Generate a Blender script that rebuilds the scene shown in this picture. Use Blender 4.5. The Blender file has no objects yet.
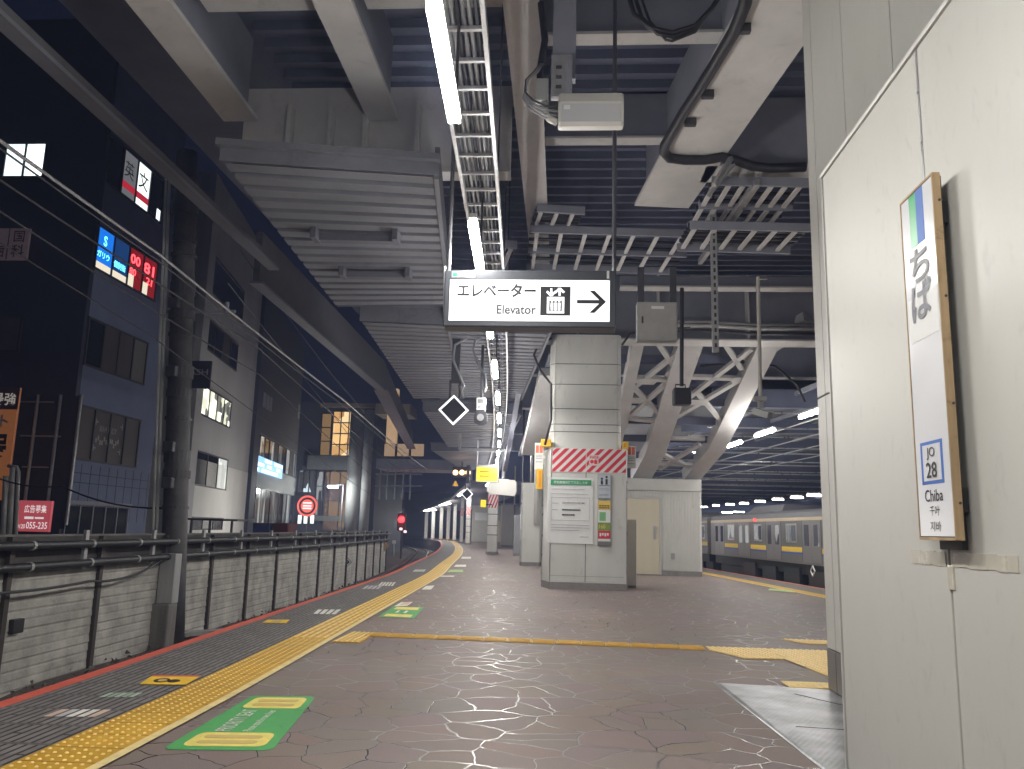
import bpy, bmesh, math, random
import numpy as np
from mathutils import Vector, Matrix
random.seed(7)
S = bpy.context.scene
COL = S.collection

# ------------------------------------------------------------------ camera
W, H = 1024, 769
CXP, CYP = 512.0, 384.5
F, PITCH, ROLL, YAW, HC = 820.0, math.radians(10.05), 0.026, 0.06929, 1.3
cp, sp = math.cos(PITCH), math.sin(PITCH)
_f = Vector((0, cp, sp)); _u = Vector((0, -sp, cp)); _r = Vector((1, 0, 0))
_c, _s = math.cos(ROLL), math.sin(ROLL)
_RZ = Matrix.Rotation(YAW, 3, 'Z')
CR = _RZ @ (_c * _r + _s * _u); CU = _RZ @ (-_s * _r + _c * _u); CF = _RZ @ _f
EYE = Vector((0, 0, HC))
cd = bpy.data.cameras.new('camera'); cam = bpy.data.objects.new('camera', cd); COL.objects.link(cam)
cd.sensor_fit = 'HORIZONTAL'; cd.sensor_width = 36.0; cd.lens = F / W * 36.0
cd.clip_start = 0.05; cd.clip_end = 3000
M = Matrix((CR, CU, -CF)).transposed().to_4x4(); M.translation = EYE
cam.matrix_world = M
S.camera = cam
S.cycles.use_denoising = True
S.cycles.max_bounces = 6
S.cycles.caustics_reflective = False; S.cycles.caustics_refractive = False
S.cycles.sample_clamp_indirect = 4.0

# ------------------------------------------------------------------ world: night sky, faint moonlight
wd = bpy.data.worlds.new('World'); S.world = wd; wd.use_nodes = True
nt = wd.node_tree; nt.nodes.clear()
sk = nt.nodes.new('ShaderNodeTexSky'); sk.sky_type = 'NISHITA'; sk.sun_disc = False
sk.sun_elevation = math.radians(-6.0); sk.sun_rotation = math.radians(220); sk.air_density = 1.0; sk.ozone_density = 3.0
bg = nt.nodes.new('ShaderNodeBackground'); bg.inputs['Strength'].default_value = 0.25
ow = nt.nodes.new('ShaderNodeOutputWorld')
ad = nt.nodes.new('ShaderNodeMixRGB'); ad.blend_type = 'ADD'; ad.inputs[0].default_value = 1.0
ad.inputs[2].default_value = (0.0085, 0.0105, 0.027, 1)        # city glow on the night sky
nt.links.new(sk.outputs[0], ad.inputs[1]); nt.links.new(ad.outputs[0], bg.inputs[0]); nt.links.new(bg.outputs[0], ow.inputs[0])
sl = bpy.data.lights.new('moon', 'SUN'); sl.energy = 0.02; sl.angle = math.radians(0.5); sl.color = (0.8, 0.85, 1.0)
so = bpy.data.objects.new('moon', sl); COL.objects.link(so); so.rotation_euler = (math.radians(35), 0, math.radians(-60))
S.view_settings.view_transform = 'Standard'; S.view_settings.look = 'None'
S.view_settings.exposure = 0.92; S.view_settings.gamma = 1.0; S.view_settings.use_curve_mapping = False
TUBE_W = 26.0         # watts of one platform lamp

# ------------------------------------------------------------------ pixel -> place helpers
def ray(x, y): return CR * ((x - CXP) / F) + CU * (-(y - CYP) / F) + CF
def pz(x, y, z=0.0): d = ray(x, y); return EYE + d * ((z - HC) / d.z)
def py(x, y, Y): d = ray(x, y); return EYE + d * (Y / d.y)
def pX(x, y, X): d = ray(x, y); return EYE + d * (X / d.x)
class Plane:
    """a vertical plane through P along D; s runs along it"""
    def __init__(self, P, D):
        self.P = Vector((P[0], P[1], 0)); self.D = Vector((D[0], D[1], 0)).normalized()
        self.N = Vector((self.D.y, -self.D.x, 0))      # to the right of D
    def sz(self, x, y):
        d = ray(x, y); t = (self.P - EYE).dot(self.N) / d.dot(self.N); q = EYE + d * t
        return ((q - self.P).dot(self.D), q.z)
    def at(self, s, z, n=0.0): return self.P + self.D * s + self.N * n + Vector((0, 0, z))

# ------------------------------------------------------------------ materials
MATS = {}
def mat(name, col, rough=0.6, metal=0.0, var=0.12, scale=3.0, bump=0.0, bscale=60.0, emit=0.0, ecol=None, streak=False, spec=0.5, wear=0.0, wscale=5.0, wcol=0.45, wst=(1, 1, 1)):
    if name in MATS: return MATS[name]
    m = bpy.data.materials.new(name); m.use_nodes = True; MATS[name] = m
    n, l = m.node_tree.nodes, m.node_tree.links
    b = n['Principled BSDF']
    b.inputs['Roughness'].default_value = rough; b.inputs['Metallic'].default_value = metal
    b.inputs['Specular IOR Level'].default_value = spec
    tc = n.new('ShaderNodeTexCoord'); mp = n.new('ShaderNodeMapping'); l.new(tc.outputs['Object'], mp.inputs[0])
    if streak: mp.inputs['Scale'].default_value = (1, 1, 0.12)
    nz = n.new('ShaderNodeTexNoise'); nz.inputs['Scale'].default_value = scale; nz.inputs['Detail'].default_value = 6; nz.inputs['Roughness'].default_value = 0.65
    l.new(mp.outputs[0], nz.inputs['Vector'])
    cr = n.new('ShaderNodeValToRGB'); cr.color_ramp.elements[0].position = 0.3; cr.color_ramp.elements[1].position = 0.7
    cr.color_ramp.elements[0].color = (*[c * (1 - var) for c in col], 1); cr.color_ramp.elements[1].color = (*[min(1, c * (1 + var)) for c in col], 1)
    l.new(nz.outputs[0], cr.inputs[0]); src = cr.outputs[0]
    if wear:                                   # scuffs, grime and scratches with a shape of their own
        mw = n.new('ShaderNodeMapping'); mw.inputs['Scale'].default_value = wst; l.new(tc.outputs['Object'], mw.inputs[0])
        nw = n.new('ShaderNodeTexNoise'); nw.inputs['Scale'].default_value = wscale; nw.inputs['Detail'].default_value = 9; nw.inputs['Roughness'].default_value = 0.72; nw.inputs['Distortion'].default_value = 0.6
        l.new(mw.outputs[0], nw.inputs['Vector'])
        wr = n.new('ShaderNodeValToRGB'); wr.color_ramp.elements[0].position = 0.56; wr.color_ramp.elements[1].position = 0.72; wr.color_ramp.elements[1].color = (wear, wear, wear, 1); wr.color_ramp.elements[0].color = (0, 0, 0, 1)
        l.new(nw.outputs[0], wr.inputs[0])
        wx = n.new('ShaderNodeMixRGB'); wx.inputs[2].default_value = (*[c * wcol for c in col], 1); l.new(wr.outputs[0], wx.inputs[0]); l.new(src, wx.inputs[1]); src = wx.outputs[0]
    l.new(src, b.inputs['Base Color'])
    mr = n.new('ShaderNodeMapRange'); mr.inputs[3].default_value = max(0.03, rough - 0.12); mr.inputs[4].default_value = min(1, rough + 0.12)
    l.new(nz.outputs[0], mr.inputs[0]); l.new(mr.outputs[0], b.inputs['Roughness'])
    if bump:
        n2 = n.new('ShaderNodeTexNoise'); n2.inputs['Scale'].default_value = bscale; n2.inputs['Detail'].default_value = 4
        l.new(tc.outputs['Object'], n2.inputs['Vector'])
        bp = n.new('ShaderNodeBump'); bp.inputs['Strength'].default_value = bump; bp.inputs['Distance'].default_value = 0.02
        l.new(n2.outputs[0], bp.inputs['Height']); l.new(bp.outputs[0], b.inputs['Normal'])
    if emit:
        b.inputs['Emission Color'].default_value = (*(ecol or col), 1); b.inputs['Emission Strength'].default_value = emit
    return m

def lit_window(name, cols, strength, scale=(1.2, 1.2, 2.5)):
    """a lit room behind glass: blotches of wall, shelf and shade"""
    if name in MATS: return MATS[name]
    m = bpy.data.materials.new(name); m.use_nodes = True; MATS[name] = m
    n, l = m.node_tree.nodes, m.node_tree.links; b = n['Principled BSDF']
    tc = n.new('ShaderNodeTexCoord'); mp = n.new('ShaderNodeMapping'); mp.inputs['Scale'].default_value = scale
    l.new(tc.outputs['Object'], mp.inputs[0])
    v = n.new('ShaderNodeTexVoronoi'); v.distance = 'CHEBYCHEV'; v.inputs['Scale'].default_value = 1.0
    l.new(mp.outputs[0], v.inputs['Vector'])
    cr = n.new('ShaderNodeValToRGB'); cr.color_ramp.interpolation = 'CONSTANT'
    sep = n.new('ShaderNodeSeparateColor'); l.new(v.outputs['Color'], sep.inputs[0]); l.new(sep.outputs[0], cr.inputs[0])
    while len(cr.color_ramp.elements) < len(cols): cr.color_ramp.elements.new(0.5)
    for i, c in enumerate(cols): cr.color_ramp.elements[i].position = i / len(cols); cr.color_ramp.elements[i].color = (*c, 1)
    b.inputs['Base Color'].default_value = (0.02, 0.02, 0.025, 1); b.inputs['Roughness'].default_value = 0.08
    l.new(cr.outputs[0], b.inputs['Emission Color']); b.inputs['Emission Strength'].default_value = strength
    return m

white_p = mat('cream_panel', (0.56, 0.556, 0.52), 0.42, var=0.035, scale=1.1, bump=0.10, bscale=3.5, streak=True, wear=0.5, wscale=14, wcol=.72, wst=(1, 1, .55))
clad = mat('pale_cladding', (0.62, 0.62, 0.585), 0.4, var=0.06, scale=2.0, bump=0.05, bscale=4, streak=True, wear=0.6, wscale=4, wcol=.6, wst=(1, 1, .4))
cream = mat('cream_door', (0.66, 0.60, 0.46), 0.45, var=0.05, scale=2, streak=True)
seamm = mat('dark_seam', (0.05, 0.05, 0.05), 0.7)
steel_l = mat('beam_paint', (0.60, 0.585, 0.58), 0.7, var=0.1, scale=1.2, streak=False, wear=.5, wscale=3, wcol=.6)
steel_d = mat('deck_glare_blue', (0.15, 0.165, 0.24), 0.6, var=0.2, scale=0.9)  # blue in this tint stands in for bluish glare under the deck
steel_m = mat('grey_paint', (0.26, 0.27, 0.32), 0.55, var=0.14, scale=1.3)
corr = mat('corrugated_sheet', (0.135, 0.138, 0.155), 0.5, var=0.2, scale=1.1, wear=.7, wscale=2.2, wcol=.55, wst=(1, .35, 1))
galv = mat('galvanised', (0.45, 0.45, 0.46), 0.42, metal=0.6, var=0.18, scale=9)
alum = mat('aluminium', (0.72, 0.72, 0.72), 0.3, metal=0.9, var=0.08, scale=6)
blackp = mat('black_rubber', (0.022, 0.022, 0.026), 0.5, var=0.2)
darkp = mat('dark_metal', (0.05, 0.05, 0.058), 0.5, var=0.2, scale=5)
greyc = mat('grey_cable', (0.30, 0.30, 0.31), 0.5, var=0.1)
whitep = mat('white_paint', (0.74, 0.74, 0.71), 0.45, var=0.05)
boxgrey = mat('box_grey', (0.32, 0.33, 0.32), 0.5, var=0.06)
ivory = mat('ivory_plastic', (0.60, 0.59, 0.55), 0.4, var=0.04)
redp = mat('red_paint', (0.60, 0.05, 0.05), 0.5, var=0.08)
yellowp = mat('yellow_plastic', (0.80, 0.50, 0.03), 0.45, var=0.08)
black_ink = mat('black_ink', (0.015, 0.015, 0.018), 0.5, var=0.0)
grey_ink = mat('grey_ink', (0.22, 0.22, 0.23), 0.5, var=0.0)
paper = mat('paper', (0.74, 0.75, 0.74), 0.5, var=0.04, scale=5)
green_ink = mat('green_ink', (0.02, 0.30, 0.11), 0.5, var=0.04)
blue_ink = mat('blue_ink', (0.03, 0.13, 0.48), 0.45, var=0.04)
red_ink = mat('red_ink', (0.62, 0.03, 0.05), 0.45, var=0.05)
concrete = mat('concrete', (0.27, 0.26, 0.25), 0.85, var=0.25, scale=2.5, bump=0.3, bscale=30, streak=True)
concrete_d = mat('dirty_concrete', (0.16, 0.15, 0.14), 0.9, var=0.35, scale=3, bump=0.4, bscale=22, streak=True)
rust = mat('rusty_steel', (0.06, 0.05, 0.046), 0.6, metal=0.3, var=0.3, scale=8)
wood = mat('bare_wood', (0.42, 0.30, 0.17), 0.65, var=0.35, scale=7, streak=True, wear=.8, wscale=12, wcol=.35)
tube_m = mat('tube_light', (1, 1, 1), 0.4, var=0, emit=62.0, ecol=(1.0, 0.97, 0.92))
tube_far = mat('far_tube_light', (1, 1, 1), 0.4, var=0, emit=25.0, ecol=(1.0, 0.95, 0.82))
night_blue = mat('navy_render', (0.16, 0.19, 0.32), 0.7, var=0.15, scale=0.5, bump=0.1, bscale=8)
night_dark = mat('black_render', (0.035, 0.04, 0.075), 0.6, var=0.2, scale=0.5)
grey_tile = mat('grey_tile_wall', (0.52, 0.52, 0.52), 0.7, var=0.12, scale=0.6, streak=True)
pale_wall = mat('pale_render', (0.80, 0.80, 0.76), 0.75, var=0.1, scale=0.5, streak=True)
glass_d = mat('dark_glass', (0.012, 0.014, 0.022), 0.08, var=0.1, scale=0.8)
glass_b = mat('brown_blind', (0.075, 0.06, 0.055), 0.5, var=0.35, scale=1.2, streak=True)

# ------------------------------------------------------------------ mesh builder
class MB:
    def __init__(self): self.v = []; self.f = []; self.uv = {}; self.smooth = False; self.mi = []
    def add(self, verts, faces, mi=0):
        o = len(self.v); self.v += [Vector(p) for p in verts]
        for f in faces: self.f.append(tuple(i + o for i in f)); self.mi.append(mi)
        return o
    def hexa(self, q, mi=0):            # 8 points: bottom 4 ccw, top 4 ccw
        self.add(q, [(3, 2, 1, 0), (4, 5, 6, 7), (0, 1, 5, 4), (1, 2, 6, 5), (2, 3, 7, 6), (3, 0, 4, 7)], mi); return self
    def box(self, lo, hi, mi=0):
        x0, y0, z0 = lo; x1, y1, z1 = hi
        return self.hexa([(x0, y0, z0), (x1, y0, z0), (x1, y1, z0), (x0, y1, z0), (x0, y0, z1), (x1, y0, z1), (x1, y1, z1), (x0, y1, z1)], mi)
    def cham(self, lo, hi, b=0.02, mi=0):   # box with bevelled edges
        bm = bmesh.new(); bmesh.ops.create_cube(bm, size=1)
        c = [(lo[i] + hi[i]) / 2 for i in range(3)]; s = [hi[i] - lo[i] for i in range(3)]
        for v in bm.verts: v.co = Vector((c[0] + v.co.x * s[0], c[1] + v.co.y * s[1], c[2] + v.co.z * s[2]))
        bmesh.ops.bevel(bm, geom=bm.edges[:], offset=b, segments=2, affect='EDGES', profile=0.5)
        bm.verts.index_update()
        self.add([v.co.copy() for v in bm.verts], [tuple(v.index for v in f.verts) for f in bm.faces], mi); bm.free(); return self
    def bar(self, a, b, w, h, up=(0, 0, 1), mi=0):
        a, b = Vector(a), Vector(b); d = (b - a).normalized(); up = Vector(up)
        r = d.cross(up)
        if r.length < 1e-4: r = d.cross(Vector((0, 1, 0)))
        r.normalize(); u = r.cross(d).normalized()
        q = []
        for p, in ((a,), (b,)):
            q += [p - r * w / 2 - u * h / 2, p + r * w / 2 - u * h / 2, p + r * w / 2 + u * h / 2, p - r * w / 2 + u * h / 2]
        self.add(q, [(0, 1, 2, 3), (7, 6, 5, 4), (0, 4, 5, 1), (1, 5, 6, 2), (2, 6, 7, 3), (3, 7, 4, 0)], mi); return self
    def tube(self, pts, r, n=8, mi=0, caps=True):
        pts = [Vector(p) for p in pts]; o = len(self.v); rings = []
        ref = None
        for i, p in enumerate(pts):
            d = (pts[min(i + 1, len(pts) - 1)] - pts[max(i - 1, 0)]).normalized()
            if ref is None:
                ref = d.cross(Vector((0, 0, 1)))
                if ref.length < 1e-3: ref = Vector((1, 0, 0))
            ref = (ref - d * ref.dot(d)).normalized(); u = d.cross(ref)
            rr = r[i] if isinstance(r, (list, tuple)) else r
            rings.append([p + (ref * math.cos(2 * math.pi * k / n) + u * math.sin(2 * math.pi * k / n)) * rr for k in range(n)])
        vs = [p for rg in rings for p in rg]; fs = []
        for i in range(len(pts) - 1):
            for k in range(n):
                a, b = i * n + k, i * n + (k + 1) % n
                fs.append((a, a + n, b + n, b))
        if caps: fs.append(tuple(range(n))); fs.append(tuple(reversed(range((len(pts) - 1) * n, len(pts) * n))))
        self.add(vs, fs, mi); return self
    def prism(self, poly, O, X, Y, t, mi=0):     # flat outline on the plane O + X,Y ; thickness t along X x Y (front at +t)
        O, X, Y = Vector(O), Vector(X), Vector(Y); N = X.cross(Y).normalized()
        k = len(poly)
        a = [O + X * p[0] + Y * p[1] for p in poly]; b = [p + N * t for p in a]
        self.add(a + b, [tuple(range(k, 2 * k)), tuple(reversed(range(k)))] + [(i, (i + 1) % k, k + (i + 1) % k, k + i) for i in range(k)], mi); return self
    def build(self, name, mats, parent=None, smooth=False, bevel=0.0):
        me = bpy.data.meshes.new(name)
        off = Vector((0, 0, 0)); p = parent
        while p is not None: off += p.location; p = p.parent
        me.from_pydata([v - off for v in self.v], [], self.f)
        if not isinstance(mats, (list, tuple)): mats = [mats]
        for m in mats: me.materials.append(m)
        if len(mats) > 1: me.polygons.foreach_set('material_index', self.mi)
        if smooth: me.polygons.foreach_set('use_smooth', [True] * len(me.polygons))
        bm = bmesh.new(); bm.from_mesh(me); bmesh.ops.recalc_face_normals(bm, faces=bm.faces[:]); bm.to_mesh(me); bm.free()
        me.update()
        o = bpy.data.objects.new(name, me); COL.objects.link(o)
        if parent is not None: o.parent = parent
        return o

def setp(o, label=None, cat=None, group=None, kind=None):
    if label: o['label'] = label
    if cat: o['category'] = cat
    if group: o['group'] = group
    if kind: o['kind'] = kind
    return o
def thing(name, label, cat, loc=(0, 0, 0), group=None):
    o = bpy.data.objects.new(name, None); COL.objects.link(o); o.location = loc; o.empty_display_size = 0.2
    return setp(o, label, cat, group)
def copy_tree(o, parent=None):
    c = o.copy(); COL.objects.link(c); c.parent = parent
    for ch in [x for x in COL.objects if x.parent is o]: copy_tree(ch, c)
    return c

FONT = bpy.data.fonts.load('<builtin>') if False else None
def text(name, s, O, X, Y, h, material, parent=None, align='LEFT', width=None, bold=0.0, thick=0.002, mirror=False):
    """lettering as a thin solid; O = left/centre/right of the baseline, X reading direction, Y up, h = capital height"""
    cu = bpy.data.curves.new('t', 'FONT'); cu.body = s; cu.align_x = align; cu.size = 1.0; cu.offset = bold; cu.extrude = 0.0; cu.resolution_u = 3
    ob = bpy.data.objects.new('t', cu); COL.objects.link(ob)
    bpy.context.view_layer.update()
    me = bpy.data.meshes.new_from_object(ob.evaluated_get(bpy.context.evaluated_depsgraph_get()))
    bpy.data.objects.remove(ob); bpy.data.curves.remove(cu)
    co = np.zeros(len(me.vertices) * 3, np.float32); me.vertices.foreach_get('co', co); co = co.reshape(-1, 3)
    if len(co) == 0: print('EMPTY TEXT', s); co = np.zeros((1, 3), np.float32)
    y0, y1 = co[:, 1].min(), co[:, 1].max(); x0, x1 = co[:, 0].min(), co[:, 0].max()
    sy = h / max(1e-6, y1 - y0); sx = sy if width is None else width / max(1e-6, x1 - x0)
    ax = {'LEFT': x0, 'CENTER': (x0 + x1) / 2, 'RIGHT': x1}[align]
    O, X, Y = Vector(O), Vector(X).normalized(), Vector(Y).normalized(); N = X.cross(Y)
    off = Vector((0, 0, 0)); p = parent
    while p is not None: off += p.location; p = p.parent
    mx = -1 if mirror else 1
    for v, c in zip(me.vertices, co):
        v.co = O - off + X * float((c[0] - ax) * sx * mx) + Y * float((c[1] - y0) * sy) + N * thick
    me.materials.clear(); me.materials.append(material); me.name = name
    o = bpy.data.objects.new(name, me); COL.objects.link(o)
    if parent is not None: o.parent = parent
    return o

def uv_strip_mesh(name, quads, uvs, m, parent=None):
    """flat quads with uv in metres"""
    me = bpy.data.meshes.new(name); vs = []; fs = []; uu = []
    for q, u in zip(quads, uvs):
        o = len(vs); vs += q; fs.append((o, o + 1, o + 2, o + 3)); uu += u
    me.from_pydata(vs, [], fs); lay = me.uv_layers.new(name='UVMap')
    for i, u in enumerate(uu): lay.data[i].uv = u
    me.materials.append(m); me.update()
    o = bpy.data.objects.new(name, me); COL.objects.link(o)
    if parent is not None: o.parent = parent
    return o

# ------------------------------------------------------------------ track curve
EDGE = [(-3.72, -10), (-3.8, -3), (-3.9, 2), (-4.0, 6), (-4.13, 8.6), (-4.36, 12.7), (-4.58, 16.9), (-4.97, 23.5), (-5.55, 29.5), (-6.83, 42.7), (-8.43, 55.6), (-10.2, 67.7), (-12.9, 83.8), (-16.6, 97.6), (-21, 110), (-29, 128)]
def resample(P, step=0.25):
    P = [Vector((a, b, 0)) for a, b in P]; out = []
    for i in range(len(P) - 1):
        p0, p1, p2, p3 = P[max(i - 1, 0)], P[i], P[i + 1], P[min(i + 2, len(P) - 1)]
        n = max(2, int((p2 - p1).length / step))
        m1 = (p2 - p0) / max(1e-6, (p2 - p0).length) * (p2 - p1).length; m2 = (p3 - p1) / max(1e-6, (p3 - p1).length) * (p2 - p1).length
        for k in range(n):
            t = k / n
            out.append(p1 * (2*t**3 - 3*t**2 + 1) + m1 * (t**3 - 2*t**2 + t) + p2 * (-2*t**3 + 3*t**2) + m2 * (t**3 - t**2))
    out.append(P[-1]); return out
EC = resample(EDGE)
ES = [0.0]
for a, b in zip(EC, EC[1:]): ES.append(ES[-1] + (b - a).length)
def tang(i): return (EC[min(i + 3, len(EC) - 1)] - EC[max(i - 3, 0)]).normalized()
def epoint(i, off, z=0.0): d = tang(i); return EC[i] + Vector((d.y, -d.x, 0)) * off + Vector((0, 0, z))
def eidx(Y): return min(range(len(EC)), key=lambda i: abs(EC[i].y - Y))
def edge_strip(name, o0, o1, z, m, Y0=-9, Y1=127):
    i0, i1 = eidx(Y0), eidx(Y1); q = []; u = []
    for i in range(i0, i1):
        q.append([epoint(i, o0, z), epoint(i, o1, z), epoint(i + 1, o1, z), epoint(i + 1, o0, z)])
        u.append([(ES[i], o0), (ES[i], o1), (ES[i + 1], o1), (ES[i + 1], o0)])
    return uv_strip_mesh(name, q, u, m)
def RX(Y): return 6.7 - 0.106 * (Y - 22.7) if Y < 62 else 2.53 - 0.2 * (Y - 62) - 0.0012 * (Y - 62) ** 2
TD = Vector((-0.106, 1.0, 0)).normalized()          # along the right-hand track
def LX(Y): return -0.62 - 0.036 * Y - 0.0009 * Y * Y if Y > 0 else -0.62 - 0.036 * Y   # lamp row

# ------------------------------------------------------------------ ground, platform
def paving_material():
    m = bpy.data.materials.new('crazy_paving'); m.use_nodes = True
    n, l = m.node_tree.nodes, m.node_tree.links; b = n['Principled BSDF']
    tc = n.new('ShaderNodeTexCoord')
    nz = n.new('ShaderNodeTexNoise'); nz.inputs['Scale'].default_value = 1.8; nz.inputs['Detail'].default_value = 3
    l.new(tc.outputs['Object'], nz.inputs['Vector'])
    mx = n.new('ShaderNodeMixRGB'); mx.blend_type = 'ADD'; mx.inputs[0].default_value = 0.32
    l.new(tc.outputs['Object'], mx.inputs[1]); l.new(nz.outputs['Color'], mx.inputs[2])
    vo = n.new('ShaderNodeTexVoronoi'); vo.feature = 'DISTANCE_TO_EDGE'; vo.voronoi_dimensions = '2D'; vo.inputs['Scale'].default_value = 3.0; vo.inputs['Randomness'].default_value = 1.0
    l.new(mx.outputs[0], vo.inputs['Vector'])
    vc = n.new('ShaderNodeTexVoronoi'); vc.voronoi_dimensions = '2D'; vc.inputs['Scale'].default_value = 3.0; l.new(mx.outputs[0], vc.inputs['Vector'])
    # joint mask, partly filled with dirt so that it breaks up
    nb = n.new('ShaderNodeTexNoise'); nb.inputs['Scale'].default_value = 1.1; nb.inputs['Detail'].default_value = 4; l.new(tc.outputs['Object'], nb.inputs['Vector'])
    wd_ = n.new('ShaderNodeMapRange'); wd_.inputs[1].default_value = 0.36; wd_.inputs[2].default_value = 0.62; wd_.inputs[3].default_value = 0.010; wd_.inputs[4].default_value = 0.036
    l.new(nb.outputs[0], wd_.inputs[0])
    lt = n.new('ShaderNodeMath'); lt.operation = 'DIVIDE'; l.new(vo.outputs['Distance'], lt.inputs[0]); l.new(wd_.outputs[0], lt.inputs[1])
    jm = n.new('ShaderNodeMapRange'); jm.inputs[1].default_value = 0.5; jm.inputs[2].default_value = 1.0; jm.inputs[3].default_value = 1.0; jm.inputs[4].default_value = 0.0; l.new(lt.outputs[0], jm.inputs[0])
    fine = n.new('ShaderNodeTexNoise'); fine.inputs['Scale'].default_value = 140; fine.inputs['Detail'].default_value = 3; l.new(tc.outputs['Object'], fine.inputs['Vector'])
    big = n.new('ShaderNodeTexNoise'); big.inputs['Scale'].default_value = 0.35; big.inputs['Detail'].default_value = 5; l.new(tc.outputs['Object'], big.inputs['Vector'])
    c1 = n.new('ShaderNodeValToRGB'); c1.color_ramp.elements[0].color = (0.178, 0.141, 0.128, 1); c1.color_ramp.elements[1].color = (0.252, 0.204, 0.187, 1)
    c1.color_ramp.elements[0].position = 0.3; c1.color_ramp.elements[1].position = 0.7; l.new(big.outputs[0], c1.inputs[0])
    hs = n.new('ShaderNodeMixRGB'); hs.blend_type = 'MULTIPLY'; hs.inputs[0].default_value = 0.10; l.new(c1.outputs[0], hs.inputs[1]); l.new(vc.outputs['Color'], hs.inputs[2])
    fr = n.new('ShaderNodeMapRange'); fr.inputs[1].default_value = 0.3; fr.inputs[2].default_value = 0.7; fr.inputs[3].default_value = 0.78; fr.inputs[4].default_value = 1.2; l.new(fine.outputs[0], fr.inputs[0])
    fm = n.new('ShaderNodeMixRGB'); fm.blend_type = 'MULTIPLY'; fm.inputs[0].default_value = 1; l.new(hs.outputs[0], fm.inputs[1]); l.new(fr.outputs[0], fm.inputs[2])
    # worn pale scuffs
    cj = n.new('ShaderNodeMixRGB'); cj.inputs[2].default_value = (0.05, 0.04, 0.036, 1); l.new(jm.outputs[0], cj.inputs[0]); l.new(fm.outputs[0], cj.inputs[1])
    l.new(cj.outputs[0], b.inputs['Base Color'])
    rr = n.new('ShaderNodeMapRange'); rr.inputs[3].default_value = 0.58; rr.inputs[4].default_value = 0.27; l.new(jm.outputs[0], rr.inputs[0])
    rb = n.new('ShaderNodeMapRange'); rb.inputs[1].default_value = 0.3; rb.inputs[2].default_value = 0.7; rb.inputs[3].default_value = -0.06; rb.inputs[4].default_value = 0.08; l.new(big.outputs[0], rb.inputs[0])
    ra = n.new('ShaderNodeMath'); ra.operation = 'ADD'; l.new(rr.outputs[0], ra.inputs[0]); l.new(rb.outputs[0], ra.inputs[1]); l.new(ra.outputs[0], b.inputs['Roughness'])
    sp_ = n.new('ShaderNodeMapRange'); sp_.inputs[3].default_value = 0.22; sp_.inputs[4].default_value = 1.0; l.new(jm.outputs[0], sp_.inputs[0]); l.new(sp_.outputs[0], b.inputs['Specular IOR Level'])
    io = n.new('ShaderNodeMapRange'); io.inputs[3].default_value = 1.45; io.inputs[4].default_value = 2.2; l.new(jm.outputs[0], io.inputs[0]); l.new(io.outputs[0], b.inputs['IOR'])
    hb = n.new('ShaderNodeMath'); hb.operation = 'MULTIPLY_ADD'; hb.inputs[1].default_value = -0.5; l.new(jm.outputs[0], hb.inputs[0]); 
    fs = n.new('ShaderNodeMath'); fs.operation = 'MULTIPLY'; fs.inputs[1].default_value = 0.15; l.new(fine.outputs[0], fs.inputs[0]); l.new(fs.outputs[0], hb.inputs[2])
    bp = n.new('ShaderNodeBump'); bp.inputs['Strength'].default_value = 0.3; bp.inputs['Distance'].default_value = 0.006; l.new(hb.outputs[0], bp.inputs['Height']); l.new(bp.outputs[0], b.inputs['Normal'])
    return m

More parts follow.
